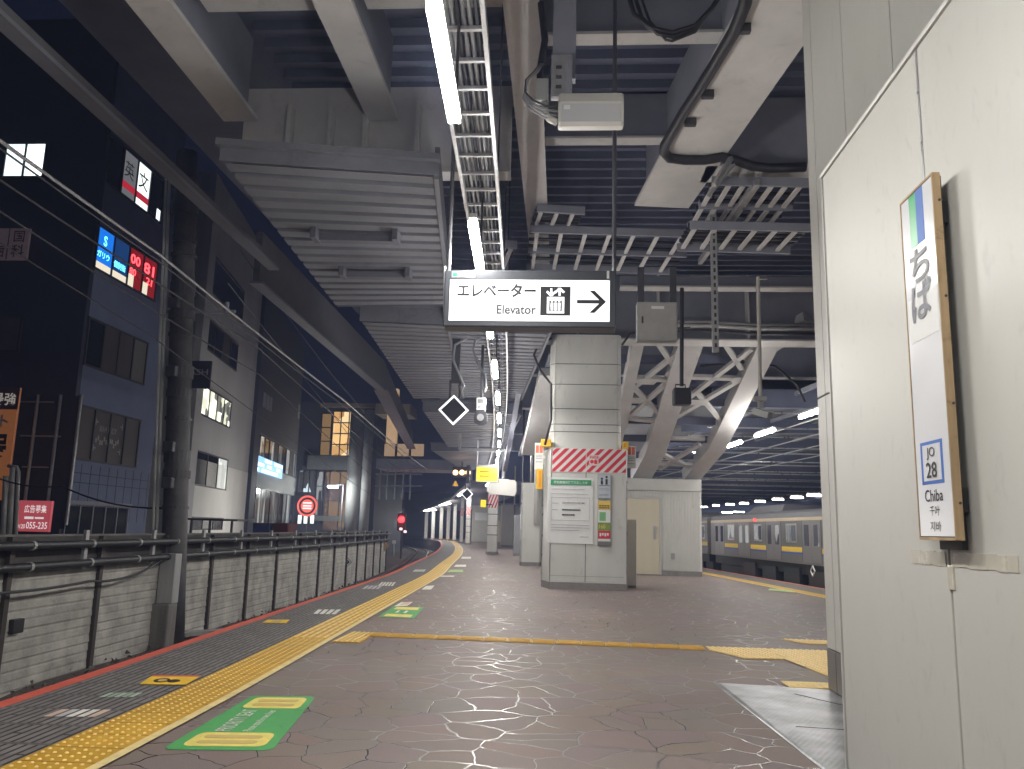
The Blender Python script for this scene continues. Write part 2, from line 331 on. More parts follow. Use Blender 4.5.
def slotted_material():
    m = bpy.data.materials.new('slotted_edge_blocks'); m.use_nodes = True
    n, l = m.node_tree.nodes, m.node_tree.links; b = n['Principled BSDF']
    uv = n.new('ShaderNodeUVMap')
    br = n.new('ShaderNodeTexBrick'); br.inputs['Scale'].default_value = 1.0; br.inputs['Brick Width'].default_value = 0.45; br.inputs['Row Height'].default_value = 0.062
    br.inputs['Mortar Size'].default_value = 0.011; br.inputs['Mortar Smooth'].default_value = 0.1; br.offset = 0.5; br.offset_frequency = 5
    br.inputs['Color1'].default_value = (0.20, 0.185, 0.175, 1); br.inputs['Color2'].default_value = (0.16, 0.148, 0.142, 1); br.inputs['Mortar'].default_value = (0.018, 0.017, 0.018, 1)
    l.new(uv.outputs[0], br.inputs['Vector'])
    # a solid rib closes each slot every 45 cm
    sx = n.new('ShaderNodeSeparateXYZ'); l.new(uv.outputs[0], sx.inputs[0])
    md = n.new('ShaderNodeMath'); md.operation = 'PINGPONG'; md.inputs[1].default_value = 0.225; l.new(sx.outputs[0], md.inputs[0])
    rib = n.new('ShaderNodeMath'); rib.operation = 'LESS_THAN'; rib.inputs[1].default_value = 0.022; l.new(md.outputs[0], rib.inputs[0])
    nz = n.new('ShaderNodeTexNoise'); nz.inputs['Scale'].default_value = 6; nz.inputs['Detail'].default_value = 6; l.new(uv.outputs[0], nz.inputs['Vector'])
    mx = n.new('ShaderNodeMixRGB'); mx.inputs[2].default_value = (0.10, 0.093, 0.09, 1); l.new(rib.outputs[0], mx.inputs[0]); l.new(br.outputs['Color'], mx.inputs[1])
    mr = n.new('ShaderNodeMapRange'); mr.inputs[1].default_value = 0.3; mr.inputs[2].default_value = 0.7; mr.inputs[3].default_value = 0.75; mr.inputs[4].default_value = 1.25; l.new(nz.outputs[0], mr.inputs[0])
    m2 = n.new('ShaderNodeMixRGB'); m2.blend_type = 'MULTIPLY'; m2.inputs[0].default_value = 1; l.new(mx.outputs[0], m2.inputs[1]); l.new(mr.outputs[0], m2.inputs[2])
    l.new(m2.outputs[0], b.inputs['Base Color']); b.inputs['Roughness'].default_value = 0.6
    bp = n.new('ShaderNodeBump'); bp.inputs['Strength'].default_value = 0.6; bp.inputs['Distance'].default_value = 0.01; bp.invert = True
    l.new(br.outputs['Fac'], bp.inputs['Height']); l.new(bp.outputs[0], b.inputs['Normal'])
    return m

def tactile_yellow():
    m = mat('tactile_yellow', (0.54, 0.305, 0.026), 0.5, var=0.16, scale=1.6, bump=0.1, bscale=90, wear=.45, wscale=7, wcol=.6)
    return m
tact_m = tactile_yellow()
tact_pale = mat('tactile_pale_yellow', (0.70, 0.50, 0.16), 0.5, var=0.15, scale=5)
dot_m = mat('worn_dot', (0.80, 0.60, 0.24), 0.45, var=0.2, scale=30)
creamline = mat('cream_line', (0.72, 0.58, 0.28), 0.5, var=0.2, scale=8)
edge_red = mat('edge_red', (0.60, 0.115, 0.075), 0.55, var=0.22, scale=6, wear=.8, wscale=4, wcol=.45)

gb = MB(); gb.add([(-300, -100, -1.35), (300, -100, -1.35), (300, 500, -1.35), (-300, 500, -1.35)], [(0, 1, 2, 3)])
setp(gb.build('ground', mat('asphalt', (0.05, 0.05, 0.055), 0.85, var=0.3, scale=0.4, bump=0.2)), kind='structure')

pv = paving_material()
pb = MB(); ys = [-9 + 1.0 * k for k in range(0, 137)]
Lp = [EC[eidx(y)] for y in ys]
for a in range(len(ys) - 1):
    p, q = Lp[a], Lp[a + 1]; r0, r1 = Vector((RX(p.y), p.y, 0)), Vector((RX(q.y), q.y, 0))
    pb.add([p, r0, r1, q], [(0, 1, 2, 3)], 0)
    lo = Vector((0, 0, -1.4))
    pb.add([p, q, q + lo, p + lo], [(0, 1, 2, 3)], 1); pb.add([r0, r0 + lo, r1 + lo, r1], [(0, 1, 2, 3)], 1)
pb.add([Lp[0], Vector((RX(ys[0]), ys[0], 0)), Vector((RX(ys[0]), ys[0], -1.4)), Lp[0] + lo], [(0, 1, 2, 3)], 1)
setp(pb.build('platform', [pv, concrete_d]), kind='structure')

def ballast():
    m = mat('ballast', (0.075, 0.062, 0.055), 0.9, var=0.5, scale=14, bump=1.0, bscale=16); return m
tb = MB(); i0, i1 = eidx(-9), eidx(127)
cols = [-0.02, -0.8, -1.6, -2.5, -3.2, -4.0, -5.0, -8.0]
for i in range(i0, i1 - 4, 4):
    for a, b in zip(cols, cols[1:]):
        rnd = lambda k, c: -1.16 + 0.05 * math.sin(k * 1.7 + c * 3.1) * math.cos(k * 0.6)
        tb.add([epoint(i, b, rnd(i, b)), epoint(i, a, rnd(i, a)), epoint(i + 4, a, rnd(i + 4, a)), epoint(i + 4, b, rnd(i + 4, b))], [(0, 1, 2, 3)])
setp(tb.build('track_bed', ballast()), kind='structure')
# loose stones beside the wall, too many to count
st = MB()
for k in range(900):
    Y = random.uniform(6, 40); i = eidx(Y); off = random.choice([random.uniform(-3.9, -2.9), random.uniform(-3.9, -0.3)])
    c = epoint(i, off, -1.10 + random.uniform(-0.02, 0.03)); r = random.uniform(0.025, 0.06)
    vs = [c + Vector((random.uniform(-1, 1), random.uniform(-1, 1), random.uniform(-.7, .7))).normalized() * r * random.uniform(.7, 1.2) for _ in range(6)]
    st.add(vs, [(0, 1, 2), (0, 2, 3), (0, 3, 4), (0, 4, 1), (5, 2, 1), (5, 3, 2), (5, 4, 3), (5, 1, 4)])
setp(st.build('ballast_stones', mat('ballast_stone', (0.13, 0.11, 0.10), 0.85, var=0.4, scale=20)), kind='stuff')

setp(edge_strip('slotted_edge_paving', 0.13, 1.02, 0.004, slotted_material()), kind='structure')
setp(edge_strip('red_edge_line', 0.0, 0.13, 0.006, edge_red), kind='structure')
t = thing('tactile_strip', 'long yellow tactile strip curving along the open left edge of the platform', 'tactile paving', (EC[eidx(6)].x + 1.2, 6, 0))
def local(o, par): o.parent = par; o.matrix_parent_inverse = Matrix.Translation(par.location).inverted(); return o
local(edge_strip('base_tile', 1.02, 1.46, 0.009, tact_m), t)
local(edge_strip('raised_line', 1.46, 1.525, 0.013, creamline), t)
def dome(mb, c, r=0.0125, h=0.006, n=8):
    vs = [c + Vector((math.cos(2*math.pi*k/n) * r, math.sin(2*math.pi*k/n) * r, 0)) for k in range(n)]
    vs += [c + Vector((math.cos(2*math.pi*k/n) * r * .62, math.sin(2*math.pi*k/n) * r * .62, h)) for k in range(n)]
    mb.add(vs, [(k, (k + 1) % n, n + (k + 1) % n, n + k) for k in range(n)] + [tuple(range(n, 2 * n))])
def at_s(s):
    i = min(max(int(np.searchsorted(ES, s)) - 1, 0), len(EC) - 2); f = (s - ES[i]) / (ES[i + 1] - ES[i]); return i, f
def on_curve(s, off, z):
    i, f = at_s(s); return epoint(i, off, z).lerp(epoint(i + 1, off, z), f)
dm = MB(); s = ES[eidx(1.5)]; s1 = ES[eidx(9.6)]; row = 0
while s < s1:
    for k in range(6): dome(dm, on_curve(s, 1.055 + k * 0.069, 0.009))
    s += 0.069; row += 1
s2 = ES[eidx(30)]
sc_ = s2
while sc_ < ES[eidx(62)]:
    for k in range(5): dome(dm, on_curve(sc_, 1.06 + k * 0.085, 0.009), r=0.02, n=6)
    sc_ += 0.12
dm.build('raised_dots', dot_m, t)
bm_ = MB(); s = s1
while s < s2:
    for k in range(5):
        off = 1.065 + k * 0.085
        a, b = on_curve(s + 0.01, off, 0.011), on_curve(s + 0.28, off, 0.011)
        bm_.bar(a, b, 0.036, 0.010)
    s += 0.30
bm_.build('raised_bars', dot_m, t)
jb = MB(); s = ES[eidx(1.5)]
while s < ES[eidx(26)]:
    jb.bar(on_curve(s, 1.02, 0.0095), on_curve(s, 1.46, 0.0095), 0.006, 0.0016); s += 0.30
jb.build('tile_joint', mat('tile_joint', (0.25, 0.14, 0.02), 0.7), t)

# guide line that crosses the platform, and the fan of guide blocks beside the ramp
a0, a1 = Vector((-2.40, 10.2, 0.004)), Vector((1.62, 10.02, 0.004))
t = thing('tactile_strip', 'narrow yellow guide line crossing the platform in front of the big pillar', 'tactile paving', (0, 10.1, 0))
g = MB(); n = 14
for k in range(n):
    p, q = a0.lerp(a1, k / n + 0.0012), a0.lerp(a1, (k + 1) / n - 0.0012); g.bar(p + Vector((0, 0, .002)), q + Vector((0, 0, .002)), 0.29, 0.008)
g.build('guide_tile', mat('guide_yellow', (0.66, 0.40, 0.07), 0.5, var=0.18, scale=6), t)
g = MB()
for k in range(n):
    for j in range(4):
        p, q = a0.lerp(a1, k / n + 0.004), a0.lerp(a1, (k + 1) / n - 0.004); o = Vector((0, -0.105 + j * 0.07, 0.012)); g.bar(p + o, q + o, 0.022, 0.008)
g.build('raised_bars', mat('guide_bar', (0.70, 0.45, 0.10), 0.5, var=0.15, scale=12), t)
t = thing('tactile_strip', 'short stub of yellow tactile blocks joining the edge strip to the cross line', 'tactile paving', (-2.4, 9.9, 0))
g = MB(); g.box((-2.62, 9.45, 0.002), (-2.30, 10.38, 0.010)); g.build('base_tile', tact_m, t)
g = MB()
for k in range(5): g.bar((-2.58 + k * 0.06, 9.47, 0.013), (-2.58 + k * 0.06, 10.36, 0.013), 0.026, 0.008)
g.build('raised_bars', dot_m, t)
def barfield(label, poly, d, pitch=0.065, m0=tact_pale):
    t = thing('tactile_strip', label, 'tactile paving', (poly[0][0], poly[0][1], 0))
    P = [Vector((a, b, 0)) for a, b in poly]
    MB().prism([(p.x, p.y) for p in P], (0, 0, 0.002), (1, 0, 0), (0, 1, 0), 0.008).build('base_tile', m0, t)
    d = Vector((d[0], d[1], 0)).normalized(); nn = Vector((d.y, -d.x, 0)); g = MB()
    lo = min(p.dot(nn) for p in P); hi = max(p.dot(nn) for p in P); c = lo + pitch / 2
    while c < hi:
        hits = []
        for a, b in zip(P, P[1:] + P[:1]):
            x, y = a.dot(nn) - c, b.dot(nn) - c
            if x * y < 0: hits.append((a.lerp(b, x / (x - y))).dot(d))
        if len(hits) == 2:
            h0, h1 = min(hits) + 0.01, max(hits) - 0.01
            if h1 - h0 > 0.05: g.bar(nn * c + d * h0 + Vector((0, 0, .013)), nn * c + d * h1 + Vector((0, 0, .013)), 0.028, 0.007)
        c += pitch
    g.build('raised_bars', dot_m, t)
barfield('pale yellow ridged guide blocks continuing the cross line towards the cream column', [(1.66, 9.88), (1.95, 9.32), (2.36, 9.36), (2.36, 10.16), (1.66, 10.16)], (0.2, -1))
barfield('wide pale yellow ridged guide blocks bending back along the foot of the cream column', [(2.37, 10.16), (2.37, 9.36), (2.62, 7.6), (3.3, 7.6), (3.3, 10.16)], (0.12, -1))
t = thing('tactile_strip', 'small dotted yellow warning block at the top corner of the metal ramp', 'tactile paving', (2.1, 7.7, 0))
MB().box((1.96, 7.62, 0.010), (2.5, 7.92, 0.018)).build('base_tile', tact_pale, t); g = MB()
for i in range(8):
    for j in range(4): dome(g, Vector((2.0 + i * .066, 7.665 + j * .07, .018)))
g.build('raised_dots', dot_m, t)
barfield('sliver of yellow tactile paving showing at the left side of the cream column', [(2.78, 11.15), (3.0, 10.75), (3.6, 10.75), (3.6, 11.15)], (.3, -1))

# metal ramp plate
def tread_mat():
    m = bpy.data.materials.new('tread_plate'); m.use_nodes = True; n, l = m.node_tree.nodes, m.node_tree.links; b = n['Principled BSDF']
    tc = n.new('ShaderNodeTexCoord'); b.inputs['Metallic'].default_value = 0.85
    mp = n.new('ShaderNodeMapping'); mp.inputs['Rotation'].default_value = (0, 0, 0.5); l.new(tc.outputs['Object'], mp.inputs[0])
    ck = n.new('ShaderNodeTexWave'); ck.inputs['Scale'].default_value = 9; l.new(mp.outputs[0], ck.inputs['Vector'])
    c2 = n.new('ShaderNodeTexWave'); c2.bands_direction = 'Y'; c2.inputs['Scale'].default_value = 9; l.new(mp.outputs[0], c2.inputs['Vector'])
    mu = n.new('ShaderNodeMath'); mu.operation = 'MULTIPLY'; l.new(ck.outputs[1], mu.inputs[0]); l.new(c2.outputs[1], mu.inputs[1])
    nz = n.new('ShaderNodeTexNoise'); nz.inputs['Scale'].default_value = 2.4; nz.inputs['Detail'].default_value = 5; l.new(tc.outputs['Object'], nz.inputs['Vector'])
    cr = n.new('ShaderNodeValToRGB'); cr.color_ramp.elements[0].color = (0.24, 0.25, 0.26, 1); cr.color_ramp.elements[1].color = (0.60, 0.61, 0.63, 1); cr.color_ramp.elements[0].position = .35; cr.color_ramp.elements[1].position = .65
    l.new(nz.outputs[0], cr.inputs[0]); l.new(cr.outputs[0], b.inputs['Base Color'])
    mr = n.new('ShaderNodeMapRange'); mr.inputs[3].default_value = 0.28; mr.inputs[4].default_value = 0.5; l.new(nz.outputs[0], mr.inputs[0]); l.new(mr.outputs[0], b.inputs['Roughness'])
    bp = n.new('ShaderNodeBump'); bp.inputs['Strength'].default_value = 0.5; bp.inputs['Distance'].default_value = 0.004; l.new(mu.outputs[0], bp.inputs['Height']); l.new(bp.outputs[0], b.inputs['Normal'])
    return m
t = thing('metal_ramp', 'grey chequered metal ramp plate on the floor at the foot of the cream partition', 'ramp', (1.6, 6.2, 0))
pl = MB(); A, B, C, D, E_ = (1.33, 7.78), (2.42, 7.6), (2.42, 4.6), (1.56, 4.6), (1.48, 5.1)
pl.prism([A, (1.44, 5.4), (1.56, 4.6), (2.42, 4.6), (2.42, 7.6)][::-1], (0, 0, 0.003), (0, 1, 0), (1, 0, 0), -0.006)
pl.v = [v + Vector((0, 0, 0.0)) for v in pl.v]
tm = tread_mat()
pl = MB(); pl.add([(1.33, 7.78, .004), (2.42, 7.6, .004), (2.42, 7.57, .014), (1.38, 7.72, .014), (1.515, 4.6, .014), (2.42, 4.6, .014), (1.50, 4.6, .004)],
   [(0, 1, 2, 3), (3, 2, 5, 4), (0, 3, 4, 6)])
pl.build('plate', tm, t)
sm = MB(); sm.bar((1.92, 7.32, .0152), (2.42, 6.55, .0152), 0.012, 0.004); sm.bar((1.60, 6.1, .0152), (2.42, 6.0, .0152), 0.008, 0.003); sm.build('plate_joint', darkp, t)

# thin blue haze volume added to lift the blacks like lens glare
hm = bpy.data.materials.new('black_lift_haze'); hm.use_nodes = True; hn = hm.node_tree.nodes; hn.clear()
hv = hn.new('ShaderNodeVolumePrincipled'); hv.inputs['Density'].default_value = 0.0022; hv.inputs['Color'].default_value = (.50, .60, 1.0, 1); hv.inputs['Anisotropy'].default_value = 0.3
ho = hn.new('ShaderNodeOutputMaterial'); hm.node_tree.links.new(hv.outputs[0], ho.inputs['Volume'])
setp(MB().box((-302, -102, -2.4), (302, 502, 23)).build('haze', hm), kind='stuff')
S.cycles.volume_bounces = 0

# ------------------------------------------------------------------ floor stickers
st_green = mat('sticker_green', (0.075, 0.34, 0.10), 0.5, var=0.15, scale=9, wear=.8, wscale=7, wcol=.5)
st_yel = mat('sticker_yellow', (0.74, 0.62, 0.16), 0.5, var=0.15, scale=9, wear=.8, wscale=9, wcol=.5)
st_white = mat('sticker_white', (0.72, 0.70, 0.64), 0.5, var=0.12, scale=12)
st_tan = mat('sticker_tan', (0.55, 0.40, 0.14), 0.55, var=0.1, scale=12)
def quadflat(mb, c, z, t_=0.0015): mb.prism([(p[0], p[1]) for p in c], (0, 0, z), (1, 0, 0), (0, 1, 0), t_); return mb
def bil(c, u, v):
    a, b, d, e = [Vector((p[0], p[1], 0)) for p in c]     # a b (near edge), d e (far edge): a->b u ; a->e v
    return a.lerp(b, u).lerp(e.lerp(d, u), v)
def roundpoly(c, u0, v0, u1, v1, ru, rv, k=4):
    out = []
    for cu_, cv_, a0_ in ((u1 - ru, v0 + rv, -90), (u1 - ru, v1 - rv, 0), (u0 + ru, v1 - rv, 90), (u0 + ru, v0 + rv, 180)):
        for j in range(k + 1):
            a = math.radians(a0_ + 90 * j / k); p = bil(c, cu_ + ru * math.cos(a), cv_ + rv * math.sin(a)); out.append((p.x, p.y))
    return out
G1 = [tuple(pz(*p)[:2]) for p in ((161, 750), (272, 751), (316, 697), (252, 696))]
t = thing('floor_sticker', 'large green queue sticker with two yellow boxes, nearest the camera beside the yellow strip', 'floor sticker', (*G1[0], 0))
quadflat(MB(), roundpoly(G1, 0, 0, 1, 1, .10, .05), 0.002).build('green_sheet', st_green, t)
for v0, v1, uu in ((0.05, 0.26, (.12, .9)), (0.72, 0.96, (.12, .9))):
    y_ = quadflat(MB(), roundpoly(G1, uu[0], v0, uu[1], v1, .08, .05), 0.0038).build('yellow_box', st_yel, t)
    b_ = MB()
    for w in (0.28, 0.66):
        quadflat(b_, roundpoly(G1, uu[0] + .1, v0 + (v1 - v0) * (w - .10), uu[1] - .1, v0 + (v1 - v0) * (w + .12), .05, .02), 0.0054)
    b_.build('printed_line', st_tan, y_)
A_, B_ = bil(G1, .42, .30), bil(G1, .42, .70); d_ = (B_ - A_).normalized(); up_ = Vector((-d_.y, d_.x, 0))
text('lettering', 'PRIORITY SEAT', bil(G1, .40, .28) + Vector((0, 0, .0042)), d_, up_, 0.10, st_white, t, width=0.62)
text('lettering', 'Please stand in two lines', bil(G1, .62, .28) + Vector((0, 0, .0042)), d_, up_, 0.055, st_white, t, width=0.60)
G2 = [tuple(pz(*p)[:2]) for p in ((378, 617), (414, 618.5), (424, 607.5), (394, 606.5))]
t = thing('floor_sticker', 'green floor sticker with yellow bars beside the bend of the yellow strip', 'floor sticker', (*G2[0], 0))
quadflat(MB(), G2, 0.002).build('green_sheet', st_green, t)
for v0, v1 in ((0.06, 0.28), (0.70, 0.95)): quadflat(MB(), [tuple(bil(G2, *q)[:2]) for q in ((.12, v0), (.88, v0), (.88, v1), (.12, v1))], 0.0038).build('yellow_box', st_yel, t)
quadflat(MB(), [tuple(bil(G2, *q)[:2]) for q in ((.3, .4), (.38, .4), (.38, .62), (.3, .62))], 0.0038).build('white_mark', st_white, t)
quadflat(MB(), [tuple(bil(G2, *q)[:2]) for q in ((.55, .4), (.63, .4), (.63, .62), (.55, .62))], 0.0038).build('white_mark', st_white, t)
st_pink = mat('sticker_pink', (0.66, 0.42, 0.36), 0.5, var=0.15, scale=12)
def sticker(px, label, m, mark=None, mm=None):
    c = [tuple(pz(*p)[:2]) for p in px]; t = thing('floor_sticker', label, 'floor sticker', (*c[0], 0))
    quadflat(MB(), c, 0.010).build('sheet', m, t)
    if mark: quadflat(MB(), [tuple(bil(c, *q)[:2]) for q in ((mark[0], mark[1]), (mark[2], mark[1]), (mark[2], mark[3]), (mark[0], mark[3]))], 0.0116).build('printed_mark', mm, t)
sticker(((394, 607), (407, 606.6), (413, 602.5), (401, 602.8)), 'small white and pink floor sticker just beyond the green one', st_white, (.3, .3, .9, .95), st_pink)
OR = ((139, 685.5), (186, 686), (201, 677), (153, 676.5))
c = [tuple(pz(*p)[:2]) for p in OR]; t = thing('floor_sticker', 'yellow square floor sticker with black figure and red rim on the grey slotted blocks', 'floor sticker', (*c[0], 0))
quadflat(MB(), c, 0.010).build('sheet', mat('sticker_amber', (0.78, 0.50, 0.04), 0.5, var=0.15, scale=12), t)
quadflat(MB(), [tuple(bil(c, *q)[:2]) for q in ((.0, .86), (1, .86), (1, 1), (0, 1))], 0.0116).build('red_rim', edge_red, t)
k_ = MB()
for (u, v, r) in ((.35, .42, .17), (.62, .36, .13)): quadflat(k_, [tuple(bil(c, u + r * math.cos(a), v + r * 1.3 * math.sin(a))[:2]) for a in [2 * math.pi * j / 14 for j in range(14)]], 0.0116)
k_.build('black_figure', black_ink, t)
k_ = MB()
for (u, v, r) in ((.37, .40, .10),): quadflat(k_, [tuple(bil(c, u + r * math.cos(a), v + r * 1.2 * math.sin(a))[:2]) for a in [2 * math.pi * j / 12 for j in range(12)]], 0.0132)
k_.build('face_mark', st_tan, t)
sticker(((262, 623.5), (286, 624), (290, 620.5), (268, 620.5)), 'yellow floor sticker on the slotted blocks close to the red edge line', mat('sticker_amber', (0.78, 0.5, 0.04)), (.3, .2, .7, .8), st_tan)
def slat_sticker(px, label, m, n=5):       # printed across the slotted blocks, so it is cut into slats
    c = [tuple(pz(*p)[:2]) for p in px]; t = thing('floor_sticker', label, 'floor sticker', (*c[0], 0))
    for k in range(n):
        j0, j1 = k / n + .05, (k + .68) / n + .05
        quadflat(MB(), [tuple(bil(c, *q)[:2]) for q in ((j0, .02), (j1, .02), (j1, .98), (j0, .98))], 0.009).build('slat', m[k % len(m)], t)
slat_sticker(((40, 718), (95, 718.5), (112, 711), (60, 710.5)), 'pale slatted sticker printed over the slotted blocks nearest the camera', [mat('slat_pink', (.62, .45, .36)), mat('slat_grey', (.5, .48, .5)), st_white, st_white])
slat_sticker(((97, 698.5), (133, 698.5), (143, 694), (108, 694)), 'faint greenish slatted marking on the slotted blocks beside the amber sticker', [mat('slat_green', (.42, .52, .42)), mat('slat_green2', (.3, .4, .32))])
slat_sticker(((312, 614.5), (336, 615), (342, 610), (317, 610)), 'white slatted marking on the slotted blocks beside the ridged yellow bars', [st_white], 4)
slat_sticker(((361, 589.5), (379, 589.5), (383, 586), (366, 586)), 'faint grey slatted marking close to the red line step', [mat('slat_grey', (.5, .48, .5))], 4)
slat_sticker(((377, 586.3), (393, 586.5), (396, 582.5), (381, 582.5)), 'bright white slatted marking next to the yellow strip at the bend', [st_white], 5)
slat_sticker(((412, 572), (424, 572), (426, 569.8), (415, 569.8)), 'white slatted marking far along the slotted blocks before the curve', [st_white], 5)
sticker(((421.5, 590), (431, 590), (434.5, 586), (426, 586.4)), 'white floor sticker beside the yellow strip, nearest of the far pale ones', st_white)
sticker(((440, 577.2), (454, 577.2), (454, 576), (442, 576)), 'thin white floor sticker in front of the far pale green one', st_white)
sticker(((447, 572.6), (463, 572.6), (463, 570), (450, 570)), 'pale green floor sticker far along the yellow strip', mat('sticker_pale_green', (.35, .50, .18)))
sticker(((454, 567), (466, 567), (466, 565), (456, 565)), 'pale floor sticker behind the pale green one', st_white)
sticker(((461, 559), (471, 559), (471, 557), (462, 557)), 'pale floor sticker near the foot of the striped post', st_white)
RG = ((768, 590.5), (795, 593), (792, 590.6), (770, 588.8))
sticker(RG, 'pale green floor sticker beside the train side yellow strip', mat('sticker_pale_green2', (.40, .55, .22)))

# right-hand edge strips along the train
def rstrip(name, o0, o1, z, m, Y0=5, Y1=60):
    q = []; u = []
    for k in range(Y0, Y1):
        f = lambda Y, o: Vector((RX(Y) - o, Y, z))
        q.append([f(k, o1), f(k, o0), f(k + 1, o0), f(k + 1, o1)]); u.append([(k, o1), (k, o0), (k + 1, o0), (k + 1, o1)])
    return uv_strip_mesh(name, q, u, m)
setp(rstrip('red_edge_line', 0, 0.13, 0.006, edge_red), kind='structure')
setp(rstrip('slotted_edge_paving', 0.13, 1.02, 0.004, MATS.get('x') or bpy.data.materials['slotted_edge_blocks']), kind='structure')
t = thing('tactile_strip', 'yellow tactile strip along the platform edge beside the train', 'tactile paving', (RX(20) - 1.2, 20, 0))
local(rstrip('base_tile', 1.02, 1.40, 0.009, tact_m), t); local(rstrip('raised_line', 1.40, 1.47, 0.013, creamline), t)

# ------------------------------------------------------------------ overhead steel deck (one connected structure)
deck = thing('overhead_deck', 'dark grey steel deck on girders covering the platform and tracks', 'overhead deck', (0, 10, 7))
db = MB()
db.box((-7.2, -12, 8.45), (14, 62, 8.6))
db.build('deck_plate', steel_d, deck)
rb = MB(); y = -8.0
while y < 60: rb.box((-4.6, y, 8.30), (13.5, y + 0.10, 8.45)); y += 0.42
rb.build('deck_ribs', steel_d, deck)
edge_d = mat('edge_beam_paint', (.16, .16, .18), .6, var=.15)
def girder(x0, y0, x1, y1, zb, w, zt=8.3, flange=0.06, mweb=None, name='girder', mfl=None):
    a, b = Vector((x0, y0, 0)), Vector((x1, y1, 0))
    g = MB(); g.bar(a + Vector((0, 0, (zb + zt) / 2 + .02)), b + Vector((0, 0, (zb + zt) / 2 + .02)), 0.16 if w < .8 else 0.55, zt - zb - .04)
    o = g.build(name, mweb or steel_m, deck)
    f_ = MB(); f_.bar(a + Vector((0, 0, zb + flange / 2)), b + Vector((0, 0, zb + flange / 2)), w, flange); f_.build('bottom_flange', mfl or steel_l, o)
    return o
girder(-4.58, -9, -4.76, 10.70, 7.0, 0.50)
girder(-2.56, -9, -2.68, 10.70, 7.0, 0.44)
girder(-0.46, -9, -0.64, 18.0, 7.0, 0.40)
girder(-6.62, -9, -6.74, 17.6, 7.0, 0.24, 7.2, mweb=edge_d, mfl=steel_m)
girder(-7.55, 18.6, -7.95, 34.0, 7.0, 0.32, mweb=edge_d, mfl=steel_m)
girder(-7.95, 34.0, -11.5, 60.0, 7.0, 0.6, mweb=edge_d, mfl=steel_m)
girder(3.83, -4, 1.61, 13.9, 7.0, 0.97)
girder(5.4, -4, 5.4, 13.0, 7.1, 0.6)
# transverse members
def cross(x0, x1, Y, zb, zt, w=0.3, m=None, fm=None, name='cross_beam'):
    g = MB(); g.box((x0, Y - 0.05, zb + .04), (x1, Y + 0.05, zt)); o = g.build(name, m or steel_m, deck)
    f_ = MB(); f_.box((x0, Y - w / 2, zb), (x1, Y + w / 2, zb + .04)); f_.build('bottom_flange', fm or steel_l, o); return o
cross(-4.5, -2.68, 8.75, 7.5, 8.2, .3); cross(-2.5, -.7, 8.75, 7.5, 8.2, .3)
for xa, xb in ((-0.42, 1.9), (-0.42, 1.7)): cross(xa, xb, 9.6 if xb > 1.8 else 12.4, 7.5, 8.3, .25)
o = cross(-4.75, -0.85, 10.82, 6.2, 7.55, .3, steel_l)
sf = MB()
for x in (-4.05, -3.45, -2.95, -2.2, -1.5): sf.box((x, 10.60, 6.3), (x + .06, 10.765, 7.2))
sf.build('stiffener', steel_l, o)
cross(2.12, 6.5, 12.55, 7.0, 8.3, .62)
cross(1.2, 7.0, 18.9, 7.0, 7.3, .35)
# main girder on top of the pillar
o = cross(-1.6, 9.0, 20.3, 6.02, 7.75, .7, steel_m)
sf = MB()
for x in (0.2, 2.2, 4.4, 6.4): sf.box((x, 19.98, 6.1), (x + .05, 20.25, 7.7))
sf.build('stiffener', steel_l, o)
for Y in (28., 36., 46., 56.): cross(-4, 9, Y, 6.6, 8.3, .4)
# cranked bracing frames behind the pillar
stair = thing('staircase', 'underside of a sloping staircase with pale stringers and cross bracing above the hut', 'staircase', (3.5, 24, 4.5))
def pinc(x, y, up=0.0):
    d = ray(x, y); k = 0.44; t = (6.05 + up + k * 20.7 - HC) / (d.z + k * d.y); return EYE + d * t
def inc_bar(mb, a, b, w, h, up=0.0):
    p, q = pinc(*a), pinc(*b); nrm = Vector((0, .44, 1)).normalized()
    mb.bar(p + nrm * (h / 2 + up), q + nrm * (h / 2 + up), w, h, up=nrm)
for pts, w in ((((694, 336), (655, 455), (640, 482)), .62), (((774, 336), (717, 450), (690, 482)), .52), (((640, 336), (617, 445)), .30)):
    g = MB()
    for a, b in zip(pts, pts[1:]): inc_bar(g, a, b, w, .42)
    g.build('stringer', steel_l, stair)
g = MB(); inc_bar(g, (812, 330), (748, 368), .5, .25, .2); g.build('stringer', steel_l, stair)
g = MB()
for (a, b) in (((640, 348), (625, 430)), ((655, 342), (676, 372)), ((688, 348), (622, 400)), ((628, 385), (668, 425)), ((670, 383), (618, 430)), ((722, 342), (742, 372)), ((752, 352), (690, 400)), ((697, 395), (724, 427)), ((738, 384), (668, 425)),
               ((626, 380), (676, 384)), ((688, 380), (745, 382)), ((616, 420), (655, 424)), ((668, 441), (705, 442)), ((658, 455), (690, 470)), ((700, 447), (660, 472)), ((650, 466), (700, 468))):
    inc_bar(g, a, b, .13, .10, .06)
g.build('bracing', steel_l, stair)
g = MB(); nrm = Vector((0, .44, 1)).normalized()
for c_ in ((634, 402), (698, 404), (646, 383), (742, 382), (676, 376)):
    p = pinc(*c_) + nrm * .04; g.prism([(-.22, -.14), (.22, -.14), (.3, 0), (.22, .14), (-.22, .14), (-.3, 0)], p, (1, 0, 0), Vector((0, 1, -.44)).normalized(), .012)
g.build('gusset_plate', steel_l, stair)
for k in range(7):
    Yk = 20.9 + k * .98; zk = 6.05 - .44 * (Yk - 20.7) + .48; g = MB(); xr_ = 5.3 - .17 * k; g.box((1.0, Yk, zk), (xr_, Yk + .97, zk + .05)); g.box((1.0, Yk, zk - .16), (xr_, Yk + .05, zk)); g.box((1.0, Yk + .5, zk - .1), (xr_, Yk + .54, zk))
    g.build('stair_soffit', steel_d, stair)
